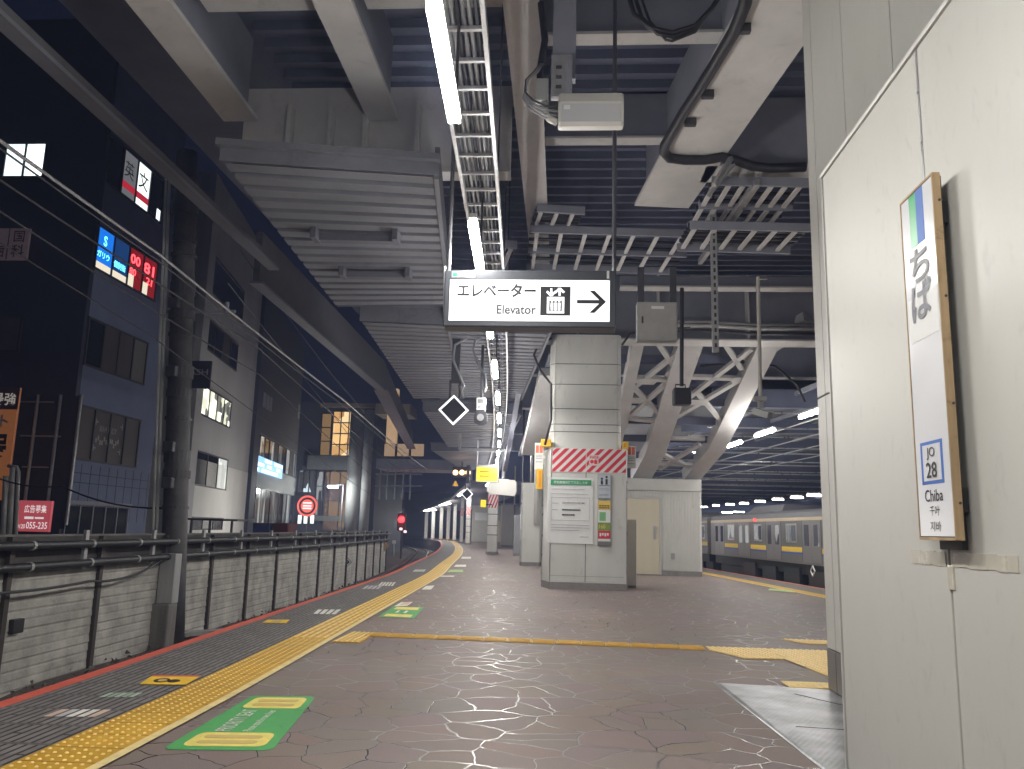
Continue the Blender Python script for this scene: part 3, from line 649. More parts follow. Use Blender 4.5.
# left side frame posts towards the tracks
# corrugated canopy decks stepping along the left edge
def canopy(label, p00, p10, p11, p01, z, ribs, th=0.10, front=0.34):
    """quadrilateral in plan: front-left, front-right, back-right, back-left"""
    q = [Vector((*p, 0)) for p in (p00, p10, p11, p01)]
    t = thing('canopy_roof', label, 'canopy', (q[0].x, q[0].y, z))
    g = MB()
    for k in range(ribs):
        a, b = q[0].lerp(q[3], k / ribs), q[1].lerp(q[2], k / ribs); a2, b2 = q[0].lerp(q[3], (k + .62) / ribs), q[1].lerp(q[2], (k + .62) / ribs)
        a3, b3 = q[0].lerp(q[3], (k + 1) / ribs), q[1].lerp(q[2], (k + 1) / ribs)
        Z = lambda v, zz: Vector((v.x, v.y, zz))
        prof = [(a, b, z), (a2, b2, z), (a2.lerp(a3, .25), b2.lerp(b3, .25), z + th), (a3.lerp(a2, .2), b3.lerp(b2, .2), z + th), (a3, b3, z)]
        for (u, v, zz), (u2, v2, z2) in zip(prof, prof[1:]): g.add([Z(u, zz), Z(v, zz), Z(v2, z2), Z(u2, z2)], [(0, 1, 2, 3)])
    o0 = len(g.v); g.add([Vector((p.x, p.y, z + th + .03)) for p in q], [(0, 1, 2, 3)])
    g.build('corrugated_sheet', corr, t)
    f_ = MB(); d = (q[1] - q[0]).normalized(); 
    f_.bar(Vector((q[0].x, q[0].y, z + front / 2 + .02)) - d * .05, Vector((q[1].x, q[1].y, z + front / 2 + .02)) + d * .05, 0.06, front)
    f_.bar(Vector((q[0].x, q[0].y - .05, z + front + .05)) - d * .08, Vector((q[1].x, q[1].y - .05, z + front + .05)) + d * .08, 0.14, 0.08)
    f_.build('fascia', corr, t)
    s_ = MB()
    s_.bar(Vector((q[1].x + .04, q[1].y, z + .18)), Vector((q[2].x + .04, q[2].y, z + .18)), 0.06, .42)
    s_.build('side_trim', corr, t)
    return t
C1 = [pz(*p, 5.5)[:2] for p in ((224, 163), (433, 177), (447, 306), (337, 307))]
t = canopy('nearest stepped corrugated canopy sheet hanging under the deck beside the lamp row', *C1, 5.5, 17, th=.13, front=.17)
for (a, b) in (((318, 238), (398, 240)), ((345, 275), (410, 276))):
    p, q = pz(*a, 5.42), pz(*b, 5.42)
    g = MB(); g.bar(p, q, 0.14, 0.10); g.bar(p, p + Vector((0, -.25, 0)), .08, .16); g.bar(q, q + Vector((0, -.25, 0)), .08, .16); g.build('bracket', mat('bracket_dark', (.10, .10, .12), .55), t)
C2 = [tuple(pz(*p, 5.5)[:2]) for p in ((362, 322), (446, 326), (462, 398), (414, 399))]
canopy('second corrugated canopy sheet, just beyond the nearest one along the left edge', *C2, 5.5, 26)
C3 = [tuple(pz(*p, 5.5)[:2]) for p in ((446, 318), (553, 322), (520, 400), (462, 398))]
canopy('wide corrugated canopy sheet above the diamond signal and the lamps', *C3, 5.52, 26)
C4 = [tuple(pz(*p, 5.3)[:2]) for p in ((424, 412), (520, 414), (503, 448), (448, 447))]
canopy('third corrugated canopy sheet over the yellow sign', *C4, 5.3, 20)
C5 = [tuple(pz(*p, 5.2)[:2]) for p in ((432, 451), (505, 452), (500, 470), (462, 470))]
canopy('farthest corrugated canopy sheet over the end of the platform', *C5, 5.2, 16)
# far platform roof edge seen beyond the curve
# ------------------------------------------------------------------ right-hand partition wall, cream column
pw = thing('partition_wall', 'tall cream panelled partition close to the camera carrying the station name sign', 'partition wall', (1.65, 3, 0))
ys_ = [5.07, 3.64, 2.2, 0.8, -0.6, -2.0]
for y1, y0 in zip(ys_, ys_[1:]):
    MB().cham((1.612, y0 + .008, 0.02), (1.66, y1 - .008, 3.575), 0.004).build('panel', white_p, pw)
g = MB(); g.box((1.632, -2.0, 0.01), (1.655, 5.06, 3.56)); g.build('backing', seamm, pw)
g = MB(); g.box((1.600, -2, 3.576), (1.675, 5.09, 3.60)); g.build('top_trim', whitep, pw)
g = MB(); g.box((1.605, 5.072, 0.0), (1.622, 5.088, 3.575)); g.box((1.622, 5.075, 0), (1.66, 5.125, 3.575)); g.build('end_trim', white_p, pw)
g = MB(); g.box((1.6095, 3.632, 1.9), (1.6125, 3.650, 3.57)); g.build('seam_strip', alum, pw)
tape_m = mat('clear_tape', (0.53, 0.51, 0.43), 0.25, var=0.1, scale=9)
for a, b, l_ in ((4.02, 3.67, 'yellowed clear tape strip below the station sign, left of the panel seam'), (3.62, 3.10, 'yellowed clear tape strip below the station sign, right of the panel seam')):
    g = MB(); n = 7
    for k in range(n):
        y0_, y1_ = a + (b - a) * k / n, a + (b - a) * (k + 1) / n; dz = .003 * math.sin(k * 2.1)
        g.box((1.6090 - .0006 * (k % 2), min(y0_, y1_), 1.195 + dz), (1.6120, max(y0_, y1_), 1.255 + dz))
    setp(g.build('tape_strip', tape_m), l_, 'tape')
g = MB(); g.cham((1.606, 3.60, 1.10), (1.614, 3.655, 1.20), .003); setp(g.build('tape_patch', tape_m), 'small torn tape patch over the panel seam under the sign', 'tape')
cc = thing('clad_column', 'tall cream clad column behind the end of the partition wall, rising to the deck', 'column', (2.6, 7, 0))
yy = [7.62, 7.38, 6.55, 5.55, 4.4, 3.0]
for y1, y0 in zip(yy, yy[1:]):
    MB().cham((2.29, y0 + .006, 0.36), (2.34, y1 - .006, 2.55), .004).build('panel', white_p, cc)
    MB().cham((2.29, y0 + .006, 2.565), (2.34, y1 - .006, 7.0), .004).build('panel', white_p, cc)
    MB().cham((2.285, y0 + .006, 0.02), (2.34, y1 - .006, 0.35), .004).build('skirting_tile', mat('plinth_tile', (0.17, 0.16, 0.155), 0.4, var=.15), cc)
MB().box((2.30, 3.0, 0.0), (3.9, 7.60, 6.98)).build('core', seamm, cc)
MB().cham((2.36, 7.6, 0.02), (3.9, 7.64, 7.0), .004).build('back_panel', white_p, cc)
MB().cham((2.262, 6.62, 0.8), (2.288, 6.80, 2.55), .004).build('recess_trim', alum, cc); MB().box((2.275, 6.82, .95), (2.2885, 7.0, 2.5)).build('recess_dark', blackp, cc)  # black plate on the flat face puts in the shade of a recess

# station name sign on the partition (screwed to two battens)
sg = thing('station_name_sign', 'tall narrow white station name sign in a wooden frame on the cream partition', 'station sign', (1.54, 3.55, 2.0))
x0 = 1.535; ya, yb, za, zb = 3.72, 3.395, 1.315, 2.835
MB().box((x0, yb + .004, za), (1.574, ya, zb)).build('backboard', black_ink, sg)
g = MB(); g.box((x0 - .004, yb - .010, za - .01), (1.564, yb, zb + .01)); g.box((x0 - .004, ya, za - .01), (1.564, ya + .008, zb + .01)); g.box((x0 - .004, yb, zb), (1.564, ya, zb + .010)); g.box((x0 - .004, yb, za - .012), (1.564, ya, za))
g.build('wooden_frame', wood, sg)
g = MB()
for z_ in (1.45, 1.85, 2.3, 2.72): g.tube([(1.555, yb - .0105, z_), (1.555, yb - .013, z_)], .006, 8)
g.build('screw', darkp, sg)
signw = mat('sign_face', (0.72, 0.73, 0.76), 0.2, var=0.02, scale=2)
MB().box((x0 - .003, yb + .004, za + .004), (x0 - .0005, ya - .006, zb - .004)).build('sign_face', signw, sg)
g = MB(); g.box((1.58, yb + .03, za + .1), (1.606, ya - .03, za + .2)); g.box((1.58, yb + .03, zb - .2), (1.606, ya - .03, zb - .1)); g.box((1.585, yb + .06, za - .05), (1.606, ya - .06, za + .1)); g.build('batten', blackp, sg)
SX, SY = Vector((0, -1, 0)), Vector((0, 0, 1))
def face(y_, z_): return Vector((x0 - .003, y_, z_))
wy = ya - yb
def fr(u): return ya - .006 - u * (wy - .01)       # u from the sign's left
def rectf(u0, u1, z0, z1, name, m): return MB().prism([(0, 0), ((u1 - u0) * (wy - .01), 0), ((u1 - u0) * (wy - .01), z1 - z0), (0, z1 - z0)], face(fr(u0), z0), SX, SY, .0015).build(name, m, sg)
rectf(.27, .49, 2.585, zb - .006, 'green_stripe', mat('stripe_green', (.02, .36, .13), .3, var=.03)); rectf(.49, .72, 2.585, zb - .006, 'blue_stripe', blue_ink)
rectf(.06, .98, 2.16, 2.36, 'paper_overlay', paper)
text('lettering', 'ち', face(fr(.5), 2.415) + Vector((-.001, 0, 0)), SX, SY, .155, mat('sign_ink', (.035, .035, .04), .4, var=0), sg, 'CENTER', width=.19, bold=.02)
text('lettering', 'ば', face(fr(.5), 2.245) + Vector((-.002, 0, 0)), SX, SY, .175, mat('faded_ink', (.13, .13, .16), .4, var=0), sg, 'CENTER', width=.20, bold=.02)
bx = rectf(.16, .82, 1.535, 1.715, 'number_frame', blue_ink)
bw = MB().prism([(0, 0), (.168, 0), (.168, .152), (0, .152)], face(fr(.23), 1.549) + Vector((-.0015, 0, 0)), SX, SY, .001).build('number_field', signw, bx)
text('lettering', 'JO', face(fr(.49), 1.637) + Vector((-.003, 0, 0)), SX, SY, .052, black_ink, sg, 'CENTER', width=.078, bold=.008)
text('lettering', '28', face(fr(.49), 1.560) + Vector((-.003, 0, 0)), SX, SY, .066, black_ink, sg, 'CENTER', width=.10, bold=.012)
text('lettering', 'Chiba', face(fr(.49), 1.462), SX, SY, .05, black_ink, sg, 'CENTER', width=.17, bold=.006)
text('lettering', '千叶', face(fr(.49), 1.402), SX, SY, .042, black_ink, sg, 'CENTER', width=.095)
text('lettering', '지바', face(fr(.49), 1.338), SX, SY, .042, black_ink, sg, 'CENTER', width=.10)

# ------------------------------------------------------------------ elevator sign
es = thing('hanging_sign', 'wide backlit white elevator sign hanging from two rods above the platform', 'hanging sign', (-.4, 8.1, 3.6))
c0 = py(443, 327, 8.0); c1 = py(613.5, 330, 8.0); c2 = py(617, 271, 8.0); c3 = py(447, 269, 8.0)
ex0, ex1 = -1.275, .47; ez0, ez1 = 3.31, 3.905
g = MB(); g.cham((ex0, 8.0, ez0), (ex1, 8.24, ez1), .012); frame_o = g.build('casing', mat('sign_casing', (0.06, 0.065, 0.075), 0.4, metal=.3, var=.08), es)
fx0, fx1, fz0, fz1 = -1.215, .405, 3.37, 3.80
lit_white = mat('backlit_white', (.8, .8, .8), .3, var=0.0, emit=0.50, ecol=(0.95, 0.975, 1.0))
MB().box((fx0, 7.994, fz0), (fx1, 7.999, fz1)).build('lit_panel', lit_white, es)
EX, EZ = Vector((1, 0, 0)), Vector((0, 0, 1))
def E(px, py_): p = py(px, py_, 7.99); p.y = 7.9935; return p
p = E(457, 300.5); q = E(536, 286)
text('lettering', 'エレベーター', (p.x, p.y, 3.615), EX, EZ, .145, black_ink, es, 'LEFT', width=q.x - p.x, bold=.036)
q = E(536, 315)
text('lettering', 'Elevator', (q.x, q.y, 3.44), EX, EZ, .098, mat('elev_grey', (.06, .06, .065), .4, var=0), es, 'RIGHT', width=.40, bold=.026)
a, b = E(540, 318), E(570.5, 288)
icx0, icx1, icz0, icz1 = a.x, b.x, 3.43, 3.73
pic = MB().box((icx0, 7.9905, icz0), (icx1, 7.9938, icz1)).build('pictogram', black_ink, es)
w_ = icx1 - icx0; hgt = icz1 - icz0
def ib(u0, v0, u1, v1, name='pictogram_mark', m=None, lvl=1): return MB().box((icx0 + u0 * w_, 7.9905 - .0012 * lvl, icz0 + v0 * hgt), (icx0 + u1 * w_, 7.9906, icz0 + v1 * hgt)).build(name, m or lit_white, pic)
ib(.22, .07, .80, .64)
ib(.30, .15, .72, .52, m=black_ink, lvl=2)
mk = MB()
for u in (.39, .51, .63):
    mk.tube([(icx0 + u * w_, 7.9882, icz0 + .515 * hgt), (icx0 + u * w_, 7.9868, icz0 + .515 * hgt)], .015, 10)
    mk.box((icx0 + (u - .045) * w_, 7.987, icz0 + .17 * hgt), (icx0 + (u + .045) * w_, 7.9882, icz0 + .44 * hgt))
mk.build('passenger_mark', lit_white, pic)
ar = MB()
for u, sgn in ((.36, -1), (.64, 1)):
    zt, zb_ = (.94, .68); tip = zt if sgn > 0 else zb_
    P0 = Vector((icx0 + u * w_, 7.989, icz0 + zb_ * hgt)); P1 = Vector((icx0 + u * w_, 7.989, icz0 + zt * hgt))
    ar.bar(P0, P1, .022, .002, up=(0, 1, 0)); T = P1 if sgn > 0 else P0
    for d in (-1, 1): ar.bar(T, T + Vector((d * .045, 0, -sgn * .045)), .022, .002, up=(0, 1, 0))
ar.build('arrow_mark', lit_white, pic)
a, b = E(577, 302), E(606, 302); zc = 3.575
ar = MB(); tw = .036
ar.prism([(0, -tw/2), (b.x - a.x - .03, -tw/2), (b.x - a.x - .03, tw/2), (0, tw/2)], (a.x, 7.9938, zc), EX, EZ, .002)
ar.prism([(0, 0), (-.115, .115), (-.165, .115), (-.05, 0), (-.165, -.115), (-.115, -.115)][::-1], (b.x, 7.9934, zc), EX, EZ, .002)
ar.build('arrow', black_ink, es)
MB().box((-1.20, 7.996, 3.825), (-.96, 7.9995, 3.885)).build('maker_label', mat('label_grey', (.35, .4, .4), .4, var=.1), es)
MB().box((-1.19, 7.994, 3.835), (-1.145, 7.9965, 3.875)).build('label_mark', green_ink, es)
MB().box((.375, 7.996, 3.82), (.40, 7.9995, 3.90)).build('maker_label', paper, es)
for x in (-1.255, .455):
    MB().tube([(x, 8.12, 3.88), (x, 8.12, 8.32)], .022, 10).build('hanger_rod', mat('rod_grey', (.09, .09, .10), .4, metal=.5, var=.1), es)
sp_l = MB().tube([(ex0 + .01, 8.02, 3.3), (ex0 - .005, 8.02, 3.95)], .012, 8).build('edge_cable', greyc, es)

# ------------------------------------------------------------------ lamp rows
def lamp(label, c, d, L=1.32, group='strip lamps above the platform', far=False, watts=TUBE_W, blink=True, size=1.0):
    d = Vector((d[0], d[1], 0)).normalized(); t = thing('strip_lamp', label, 'strip lamp', c, group); c = Vector(c)
    a, b = c - d * L / 2, c + d * L / 2
    MB().bar(a + Vector((0, 0, .085)), b + Vector((0, 0, .085)), .07 * size, .05).build('housing', whitep, t)
    MB().bar(a, b, .085 * size, .06).build('tube', tube_far if far else tube_m, t)
    if watts:
        ld = bpy.data.lights.new('lamp_light', 'AREA'); ld.shape = 'RECTANGLE'; ld.size = L; ld.size_y = .15; ld.energy = watts; ld.color = (1.0, .968, .915)
        lo = bpy.data.objects.new('lamp_light', ld); COL.objects.link(lo); lo.parent = t; lo.location = (0, 0, -.05)
        lo.rotation_euler = (0, 0, math.atan2(d.y, d.x))
    return t
ORD = ['nearest', 'second', 'third', 'fourth', 'fifth', 'sixth', 'seventh', 'eighth', 'ninth', 'tenth', 'eleventh', 'twelfth', 'thirteenth', 'fourteenth', 'fifteenth', 'sixteenth', 'seventeenth', 'eighteenth', 'nineteenth', 'twentieth']
Y = 4.78; k = 0
while Y < 58:
    d = Vector((LX(Y + .5) - LX(Y - .5), 1, 0))
    near = ' running out of the top of the frame' if k == 0 else ''
    lamp(('nearest' if k == 0 else ORD[k]) + ' glowing strip lamp of the long row under the cable ladder' + near if k else 'nearest long glowing strip lamp of the row, above and left of the white box', (LX(Y), Y, 4.2), d, watts=TUBE_W)
    Y += 3.36; k += 1
for Yb in (1.42, -1.94, -5.3):
    lamp('strip lamp of the same row behind the camera', (LX(Yb), Yb, 4.2), (0, 1), group='strip lamps above the platform')
# a second row over the train side
RL = [((727, 447), (741, 442)), ((755, 437), (775, 429)), ((801, 418), (825, 408))]
rp = [(pz(*a, 4.2), pz(*b, 4.2)) for a, b in RL]
for (a, b), l_ in zip(rp, ('small glowing strip lamp of the train side row, farthest of the big three', 'glowing strip lamp of the train side row, middle of the big three', 'glowing strip lamp of the train side row half hidden by the cream column')):
    c = (a + b) / 2; dd = (b - a); lamp(l_, (c.x, c.y, 4.2), (-.106, 1), L=1.5, group='strip lamps above the train side', watts=TUBE_W)
c = (rp[-1][0] + rp[-1][1]) / 2
for Yk in (9.0, 4.0): lamp('strip lamp of the train side row hidden behind the cream column', (c.x - .106 * (Yk - c.y), Yk, 4.2), (-.106, 1), L=1.5, group='strip lamps above the train side', watts=TUBE_W)
for Yk in (31, 38, 45): lamp('strip lamp of the train side row hidden behind the small hut', (c.x - .106 * (Yk - c.y), Yk, 4.2), (-.106, 1), L=1.5, group='strip lamps above the train side', watts=TUBE_W)
for k, (x, y) in enumerate(((704, 507), (716, 505.5), (730, 504.5), (744, 503.5), (760, 501.5), (778, 499.5), (797, 497.5), (814, 495.5))):
    p = py(x, y, 60 - k * 4.0); lamp(('leftmost', 'second', 'third', 'fourth', 'fifth', 'sixth', 'seventh', 'rightmost')[k] + ' small lamp of the distant row above the train roof', tuple(p), (1, .12), L=.42 if k < 2 else .5, group='distant lamps above the train', far=True, watts=160, size=1.3)
for k, (x, y) in enumerate(((727, 512.5), (739, 512))):
    p = py(x, y, 75); lamp(('left', 'right')[k] + ' lamp of the faint distant pair just over the train roof', tuple(p), (1, .1), L=.9, group='faint distant lamps', far=True, watts=0, size=1.4)

# ------------------------------------------------------------------ cable ladder above the lamps
cl = thing('cable_ladder', 'long steel cable ladder running above the lamp row', 'cable ladder', (LX(10), 10, 5))
ra = [Vector((LX(y) - .19, y, 5.0)) for y in np.arange(-6, 60, 1.0)]; rb_ = [v + Vector((.38, 0, 0)) for v in ra]
for P in (ra, rb_):
    g = MB()
    for a, b in zip(P, P[1:]): g.bar(a, b, .035, .10)
    g.build('side_rail', galv, cl)
g = MB(); y = -5.8; k = 0
while y < 58:
    q = MB() if 4 < y < 42 else g
    q.bar((LX(y) - .19, y, 4.985), (LX(y) + .19, y, 4.985), .035, .03); y += .42
    if q is not g: q.build('rung', galv, cl)
setp(g.build('rungs', galv, cl), kind='stuff')
for k in range(7):
    o = -.14 + k * .045; g = MB(); g.tube([(LX(y) + o + .006 * math.sin(y * 1.3 + k), y, 5.03) for y in np.arange(-6, 59, .8)], .018, 6)
    setp(g.build('bundled_cable', greyc if k % 3 else darkp, smooth=True), None)
    ob = COL.objects[-1]
    setp(ob, ('leftmost', 'second', 'third', 'fourth', 'fifth', 'sixth', 'rightmost')[k] + ' cable lying along the cable ladder above the lamps', 'cable', 'cables lying on the cable ladder')
for y in np.arange(-4.6, 58, 3.36):
    g = MB()
    for s_ in (-1, 1): g.tube([(LX(y) + .17 * s_, y, 5.0), (LX(y) + .17 * s_, y, 8.3)], .010, 6)
    g.tube([(LX(y), y, 4.28), (LX(y), y, 5.0)], .012, 6)
    g.build('hanger_rod', darkp, cl)

# ------------------------------------------------------------------ big clad pillar with notices
pil = thing('clad_pillar', 'broad pale clad pillar with a red and white striped band and notices, right of the platform centre', 'pillar', (.5, 20.2, 0))
PY0, PYB = 19.2, 21.3
def chamf(x0, x1, y0, y1, c): return [(x0 + c, y0), (x1 - c * .6, y0), (x1, y0 + c), (x1, y1), (x0, y1), (x0, y0 + c)]
def chamf_l(x0, x1, y0, y1, c): return [(x0 + c, y0), (x1, y0), (x1, y1), (x0, y1), (x0, y0 + c * 4)]
bpoly = chamf_l(-.56, 1.385, PY0, PYB, .20)
MB().prism([(a * 1.0, b) for a, b in bpoly], (0, 0, .17), (1, 0, 0), (0, 1, 0), 3.05).build('body', clad, pil)
MB().prism(chamf_l(-.575, 1.40, PY0 - .012, PYB, .205), (0, 0, 0), (1, 0, 0), (0, 1, 0), .155).build('plinth', mat('stone_plinth', (.25, .23, .22), .5, var=.15, scale=5), pil)
MB().prism(chamf_l(-.57, 1.393, PY0 - .006, PYB, .2), (0, 0, .156), (1, 0, 0), (0, 1, 0), .014).build('plinth_trim', alum, pil)
g = MB(); g.box((.44, PY0 - .003, .18), (.455, PY0 + .01, 2.66)); g.box((-.36, PY0 - .003, .30), (1.31, PY0 + .01, .304)); g.build('panel_seam', seamm, pil)
g = MB(); g.tube([(-.56, PY0 + .80, .18), (-.56, PY0 + .80, 3.2)], .018, 8); g.tube([(-.36, PY0, .18), (-.36, PY0, 3.2)], .014, 8); g.tube([(1.385, PY0, .18), (1.385, PY0, 3.2)], .014, 8); g.build('corner_trim', alum, pil)
# red and white band: stripes as one printed band
bd = MB().box((-.345, PY0 - .012, 2.66), (1.375, PY0 - .001, 3.215)).build('striped_band', mat('band_white', (.76, .72, .70), .4, var=.05), pil)
g = MB(); x = -1.0; zt, zb_ = 3.208, 2.668; hh = zt - zb_; w_ = .108
while x < 1.3:
    poly = [(x, zb_), (x + w_, zb_), (x + w_ + hh, zt), (x + hh, zt)]
    def clipx(poly, lim, keep):
        out = []
        for (a, b) in zip(poly, poly[1:] + poly[:1]):
            ia, ib2 = keep(a[0], lim), keep(b[0], lim)
            if ia: out.append(a)
            if ia != ib2: t_ = (lim - a[0]) / (b[0] - a[0]); out.append((lim, a[1] + t_ * (b[1] - a[1])))
        return out
    poly = clipx(poly, -.338, lambda v, l: v >= l)
    if len(poly) > 2: poly = clipx(poly, 1.368, lambda v, l: v <= l)
    if len(poly) > 2: g.prism(poly, (0, PY0 - .0125, 0), (1, 0, 0), (0, 0, 1), .002)
    x += .205
g.build('red_stripe', red_ink, bd)
g = MB(); g.box((.44, PY0 - .017, 2.66), (.455, PY0 - .013, 3.215)); g.build('band_seam', whitep, bd)
pn = MB().box((.515, PY0 - .022, 2.82), (.735, PY0 - .0135, 3.065)).build('stop_notice', mat('notice_white', (.78, .74, .72), .4, var=.03), pil)
g = MB()
for (a, b, c_, d_) in ((.525, 2.83, .725, 2.835), (.525, 3.05, .725, 3.055), (.525, 2.835, .53, 3.05), (.72, 2.835, .725, 3.05)): g.box((a, PY0 - .024, b), (c_, PY0 - .0218, d_))
g.box((.535, PY0 - .024, 2.985), (.715, PY0 - .0218, 3.04))
g.build('red_border', red_ink, pn)
text('lettering', 'STOP', (.625, PY0 - .0245, 2.995), EX, EZ, .036, paper, pn, 'CENTER', width=.15, bold=.02)
g = MB(); g.tube([(.58, PY0 - .0218, 2.91), (.58, PY0 - .0235, 2.91)], .045, 14); g.cham((.63, PY0 - .0238, 2.855), (.705, PY0 - .0218, 2.955), .001); g.box((.655, PY0 - .0238, 2.955), (.668, PY0 - .0218, 2.975)); g.build('hand_mark', red_ink, pn)
# upper column
col = MB(); zs = [3.20, 3.52, 3.61, 4.10, 4.88, 5.30, 6.02]
cz = [py(585, y_, 19.45).z for y_ in (432, 424.5, 409, 384.5, 364)]
lv = [3.21] + sorted(cz) + [6.02]
cpoly = chamf(-.44, 1.27, 19.45, 21.1, .12)
shaft = MB()
for a, b in zip(lv, lv[1:]): shaft.prism(cpoly, (0, 0, a + .009), (1, 0, 0), (0, 1, 0), b - a - .018)
shaft.build('shaft_cladding', clad, pil)
cp2 = chamf(-.425, 1.255, 19.462, 21.1, .12); MB().prism(cp2, (0, 0, 3.2), (1, 0, 0), (0, 1, 0), 2.83).build('shaft_core', seamm, pil)
g = MB(); g.box((-.30, 19.446, 3.22), (-.294, 19.4495, 6.0)); g.box((1.17, 19.446, 3.22), (1.176, 19.4495, 6.0)); g.build('corner_seam', mat('soft_seam', (.34, .34, .32), .5), pil)
# side boards
for x, lab in ((-.66, 'left'), (1.52, 'right')):
    t = thing('prohibition_board', 'small white notice board sticking out from the %s side of the striped pillar' % lab, 'notice board', (x, 19.5, 2.9))
    MB().cham((x - .11, 19.5, 2.72 if lab == 'left' else 2.8), (x + .10, 19.53, 3.36 if lab == 'left' else 3.33), .006).build('board', whitep, t)
    g = MB(); g.box((x - .085, 19.496, 3.12), (x - .01, 19.4995, 3.30)); g.box((x + .005, 19.496, 3.12), (x + .08, 19.4995, 3.30)); g.build('red_print', mat('orange_red', (.75, .16, .08), .5), t)
    g = MB()
    for z_ in (3.06, 3.02, 2.98, 2.90): g.box((x - .08, 19.496, z_), (x + .07, 19.4995, z_ + .012))
    g.build('fine_print', grey_ink, t)
    MB().box((x - .02 if lab == 'left' else x - .10, 19.53, 3.0), (x + .14 if lab == 'left' else x - .04, 19.62, 3.05)).build('bracket', alum, t)
for k, (x, y, z, s_) in enumerate(((-.50, 19.33, 3.27, 1), (-.60, 19.52, 2.28, 1), (1.37, 19.4, 3.25, .6))):
    t = thing('emergency_lamp_box' if k != 1 else 'call_button_box', ('yellow box on the top left corner of the striped pillar', 'tall yellow emergency box on the left side of the striped pillar', 'small yellow box at the top right corner of the striped pillar')[k], 'warning box', (x, y, z))
    hz = .16 if k != 1 else .46
    MB().cham((x - .12 * s_, y - .05, z - (.02 if k != 1 else .02)), (x + .12 * s_ if k != 1 else x + .03, y + .10, z + hz), .012).build('box', yellowp, t)
    MB().cham((x - .06 * s_, y - .058, z + .03), (x + .0, y - .0495, z + hz - .04), .003).build('lens', mat('amber_lens', (.8, .3, .02), .2), t)
# poster
ps = thing('notice_poster', 'large slightly creased white notice poster with green heading on the striped pillar', 'poster', (.04, 19.19, 1.6))
pa, pb_ = py(547, 543, 19.19), py(593.5, 478, 19.19)
px0, px1, pz0, pz1 = pa.x, pb_.x, pa.z, pb_.z
g = MB(); NX, NZ = 8, 10
V = [Vector((px0 + (px1 - px0) * i / NX, 19.188 - .006 * math.sin(i * 1.7 + j * .9) * math.sin(j * .8) - (.016 if (j == 0 and i > 5) else 0), pz0 + (pz1 - pz0) * j / NZ)) for j in range(NZ + 1) for i in range(NX + 1)]
Fq = [(j * (NX + 1) + i, j * (NX + 1) + i + 1, (j + 1) * (NX + 1) + i + 1, (j + 1) * (NX + 1) + i) for j in range(NZ) for i in range(NX)]
g.add(V, Fq); g.build('sheet', paper, ps, smooth=True)
pw_, ph_ = px1 - px0, pz1 - pz0
def prr(u0, v0, u1, v1, m, name): return MB().box((px0 + u0 * pw_, 19.176, pz0 + v0 * ph_), (px0 + u1 * pw_, 19.1785, pz0 + v1 * ph_)).build(name, m, ps)
hd = prr(.06, .885, .95, .965, green_ink, 'heading_bar')
text('lettering', '時刻表掲示終了のおしらせ', (px0 + .5 * pw_, 19.1755, pz0 + .898 * ph_), EX, EZ, .075, paper, hd, 'CENTER', width=.74 * pw_, bold=.012)
g = MB()
for (u0, v0, u1, v1) in ((.08, .345, .92, .349), (.08, .690, .92, .694), (.08, .349, .084, .69), (.916, .349, .92, .69)): g.box((px0 + u0 * pw_, 19.176, pz0 + v0 * ph_), (px0 + u1 * pw_, 19.1785, pz0 + v1 * ph_))
g.build('text_frame', grey_ink, ps)
text('lettering', '2024年3月15日(金)', (px0 + .32 * pw_, 19.176, pz0 + .595 * ph_), EX, EZ, .048, black_ink, ps, 'LEFT', width=.50 * pw_, bold=.01)
g = MB()
rnd = random.Random(3)
def words_line(u0, u1, v, hgt, wmin=.02, wmax=.05):
    u = u0
    while u < u1:
        w = rnd.uniform(wmin, wmax); g.box((px0 + u * pw_, 19.176, pz0 + v * ph_), (px0 + min(u + w, u1) * pw_, 19.1785, pz0 + (v + hgt) * ph_)); u += w + .008
words_line(.08, .80, .815, .006); words_line(.08, .88, .745, .006)
for v in (.275, .235, .195): words_line(.08, .92 if v > .2 else .70, v, .006)
words_line(.10, .24, .60, .008); words_line(.10, .22, .50, .008); words_line(.72, .90, .10, .008)
g.build('small_print', grey_ink, ps)
g = MB(); words_line(.32, .72, .495, .022, .03, .045); words_line(.32, .60, .42, .022, .03, .045); g.build('bold_print', black_ink, ps)
# leaflets
def leaflet(px, label, parts):
    a, b = py(px[0], px[3], 19.17), py(px[2], px[1], 19.17); t = thing('leaflet_holder', label, 'leaflet board', (a.x, 19.17, a.z))
    MB().cham((a.x - .012, 19.155, a.z - .012), (b.x + .012, 19.197, b.z + .012), .004).build('backing', boxgrey, t)
    w, h = b.x - a.x, b.z - a.z
    for (u0, v0, u1, v1, m, nm) in parts: MB().box((a.x + u0 * w, 19.1515 - (.0015 if nm == 'green_picture' else 0), a.z + v0 * h), (a.x + u1 * w, 19.1545, a.z + v1 * h)).build(nm, m, t)
    return t, a, w, h
L1 = leaflet((598, 475, 610.5, 498), 'pale blue safety card with black figures, the upper of two cards on the striped pillar', [(0, 0, 1, 1, mat('card_blue', (.50, .54, .60), .3), 'card')])
t, a, w, h = L1; g = MB()
for u, s_ in ((.3, .8), (.68, 1.1)):
    g.tube([(a.x + u * w, 19.1516, a.z + h * (.62 + .26 * s_)), (a.x + u * w, 19.149, a.z + h * (.62 + .26 * s_))], .028, 10)
    g.box((a.x + (u - .09) * w, 19.149, a.z + h * .58), (a.x + (u + .09) * w, 19.1514, a.z + h * (.60 + .20 * s_)))
g.box((a.x + .06 * w, 19.149, a.z + h * .53), (a.x + .94 * w, 19.1514, a.z + h * .55)); g.build('black_figure', black_ink, t)
g = MB()
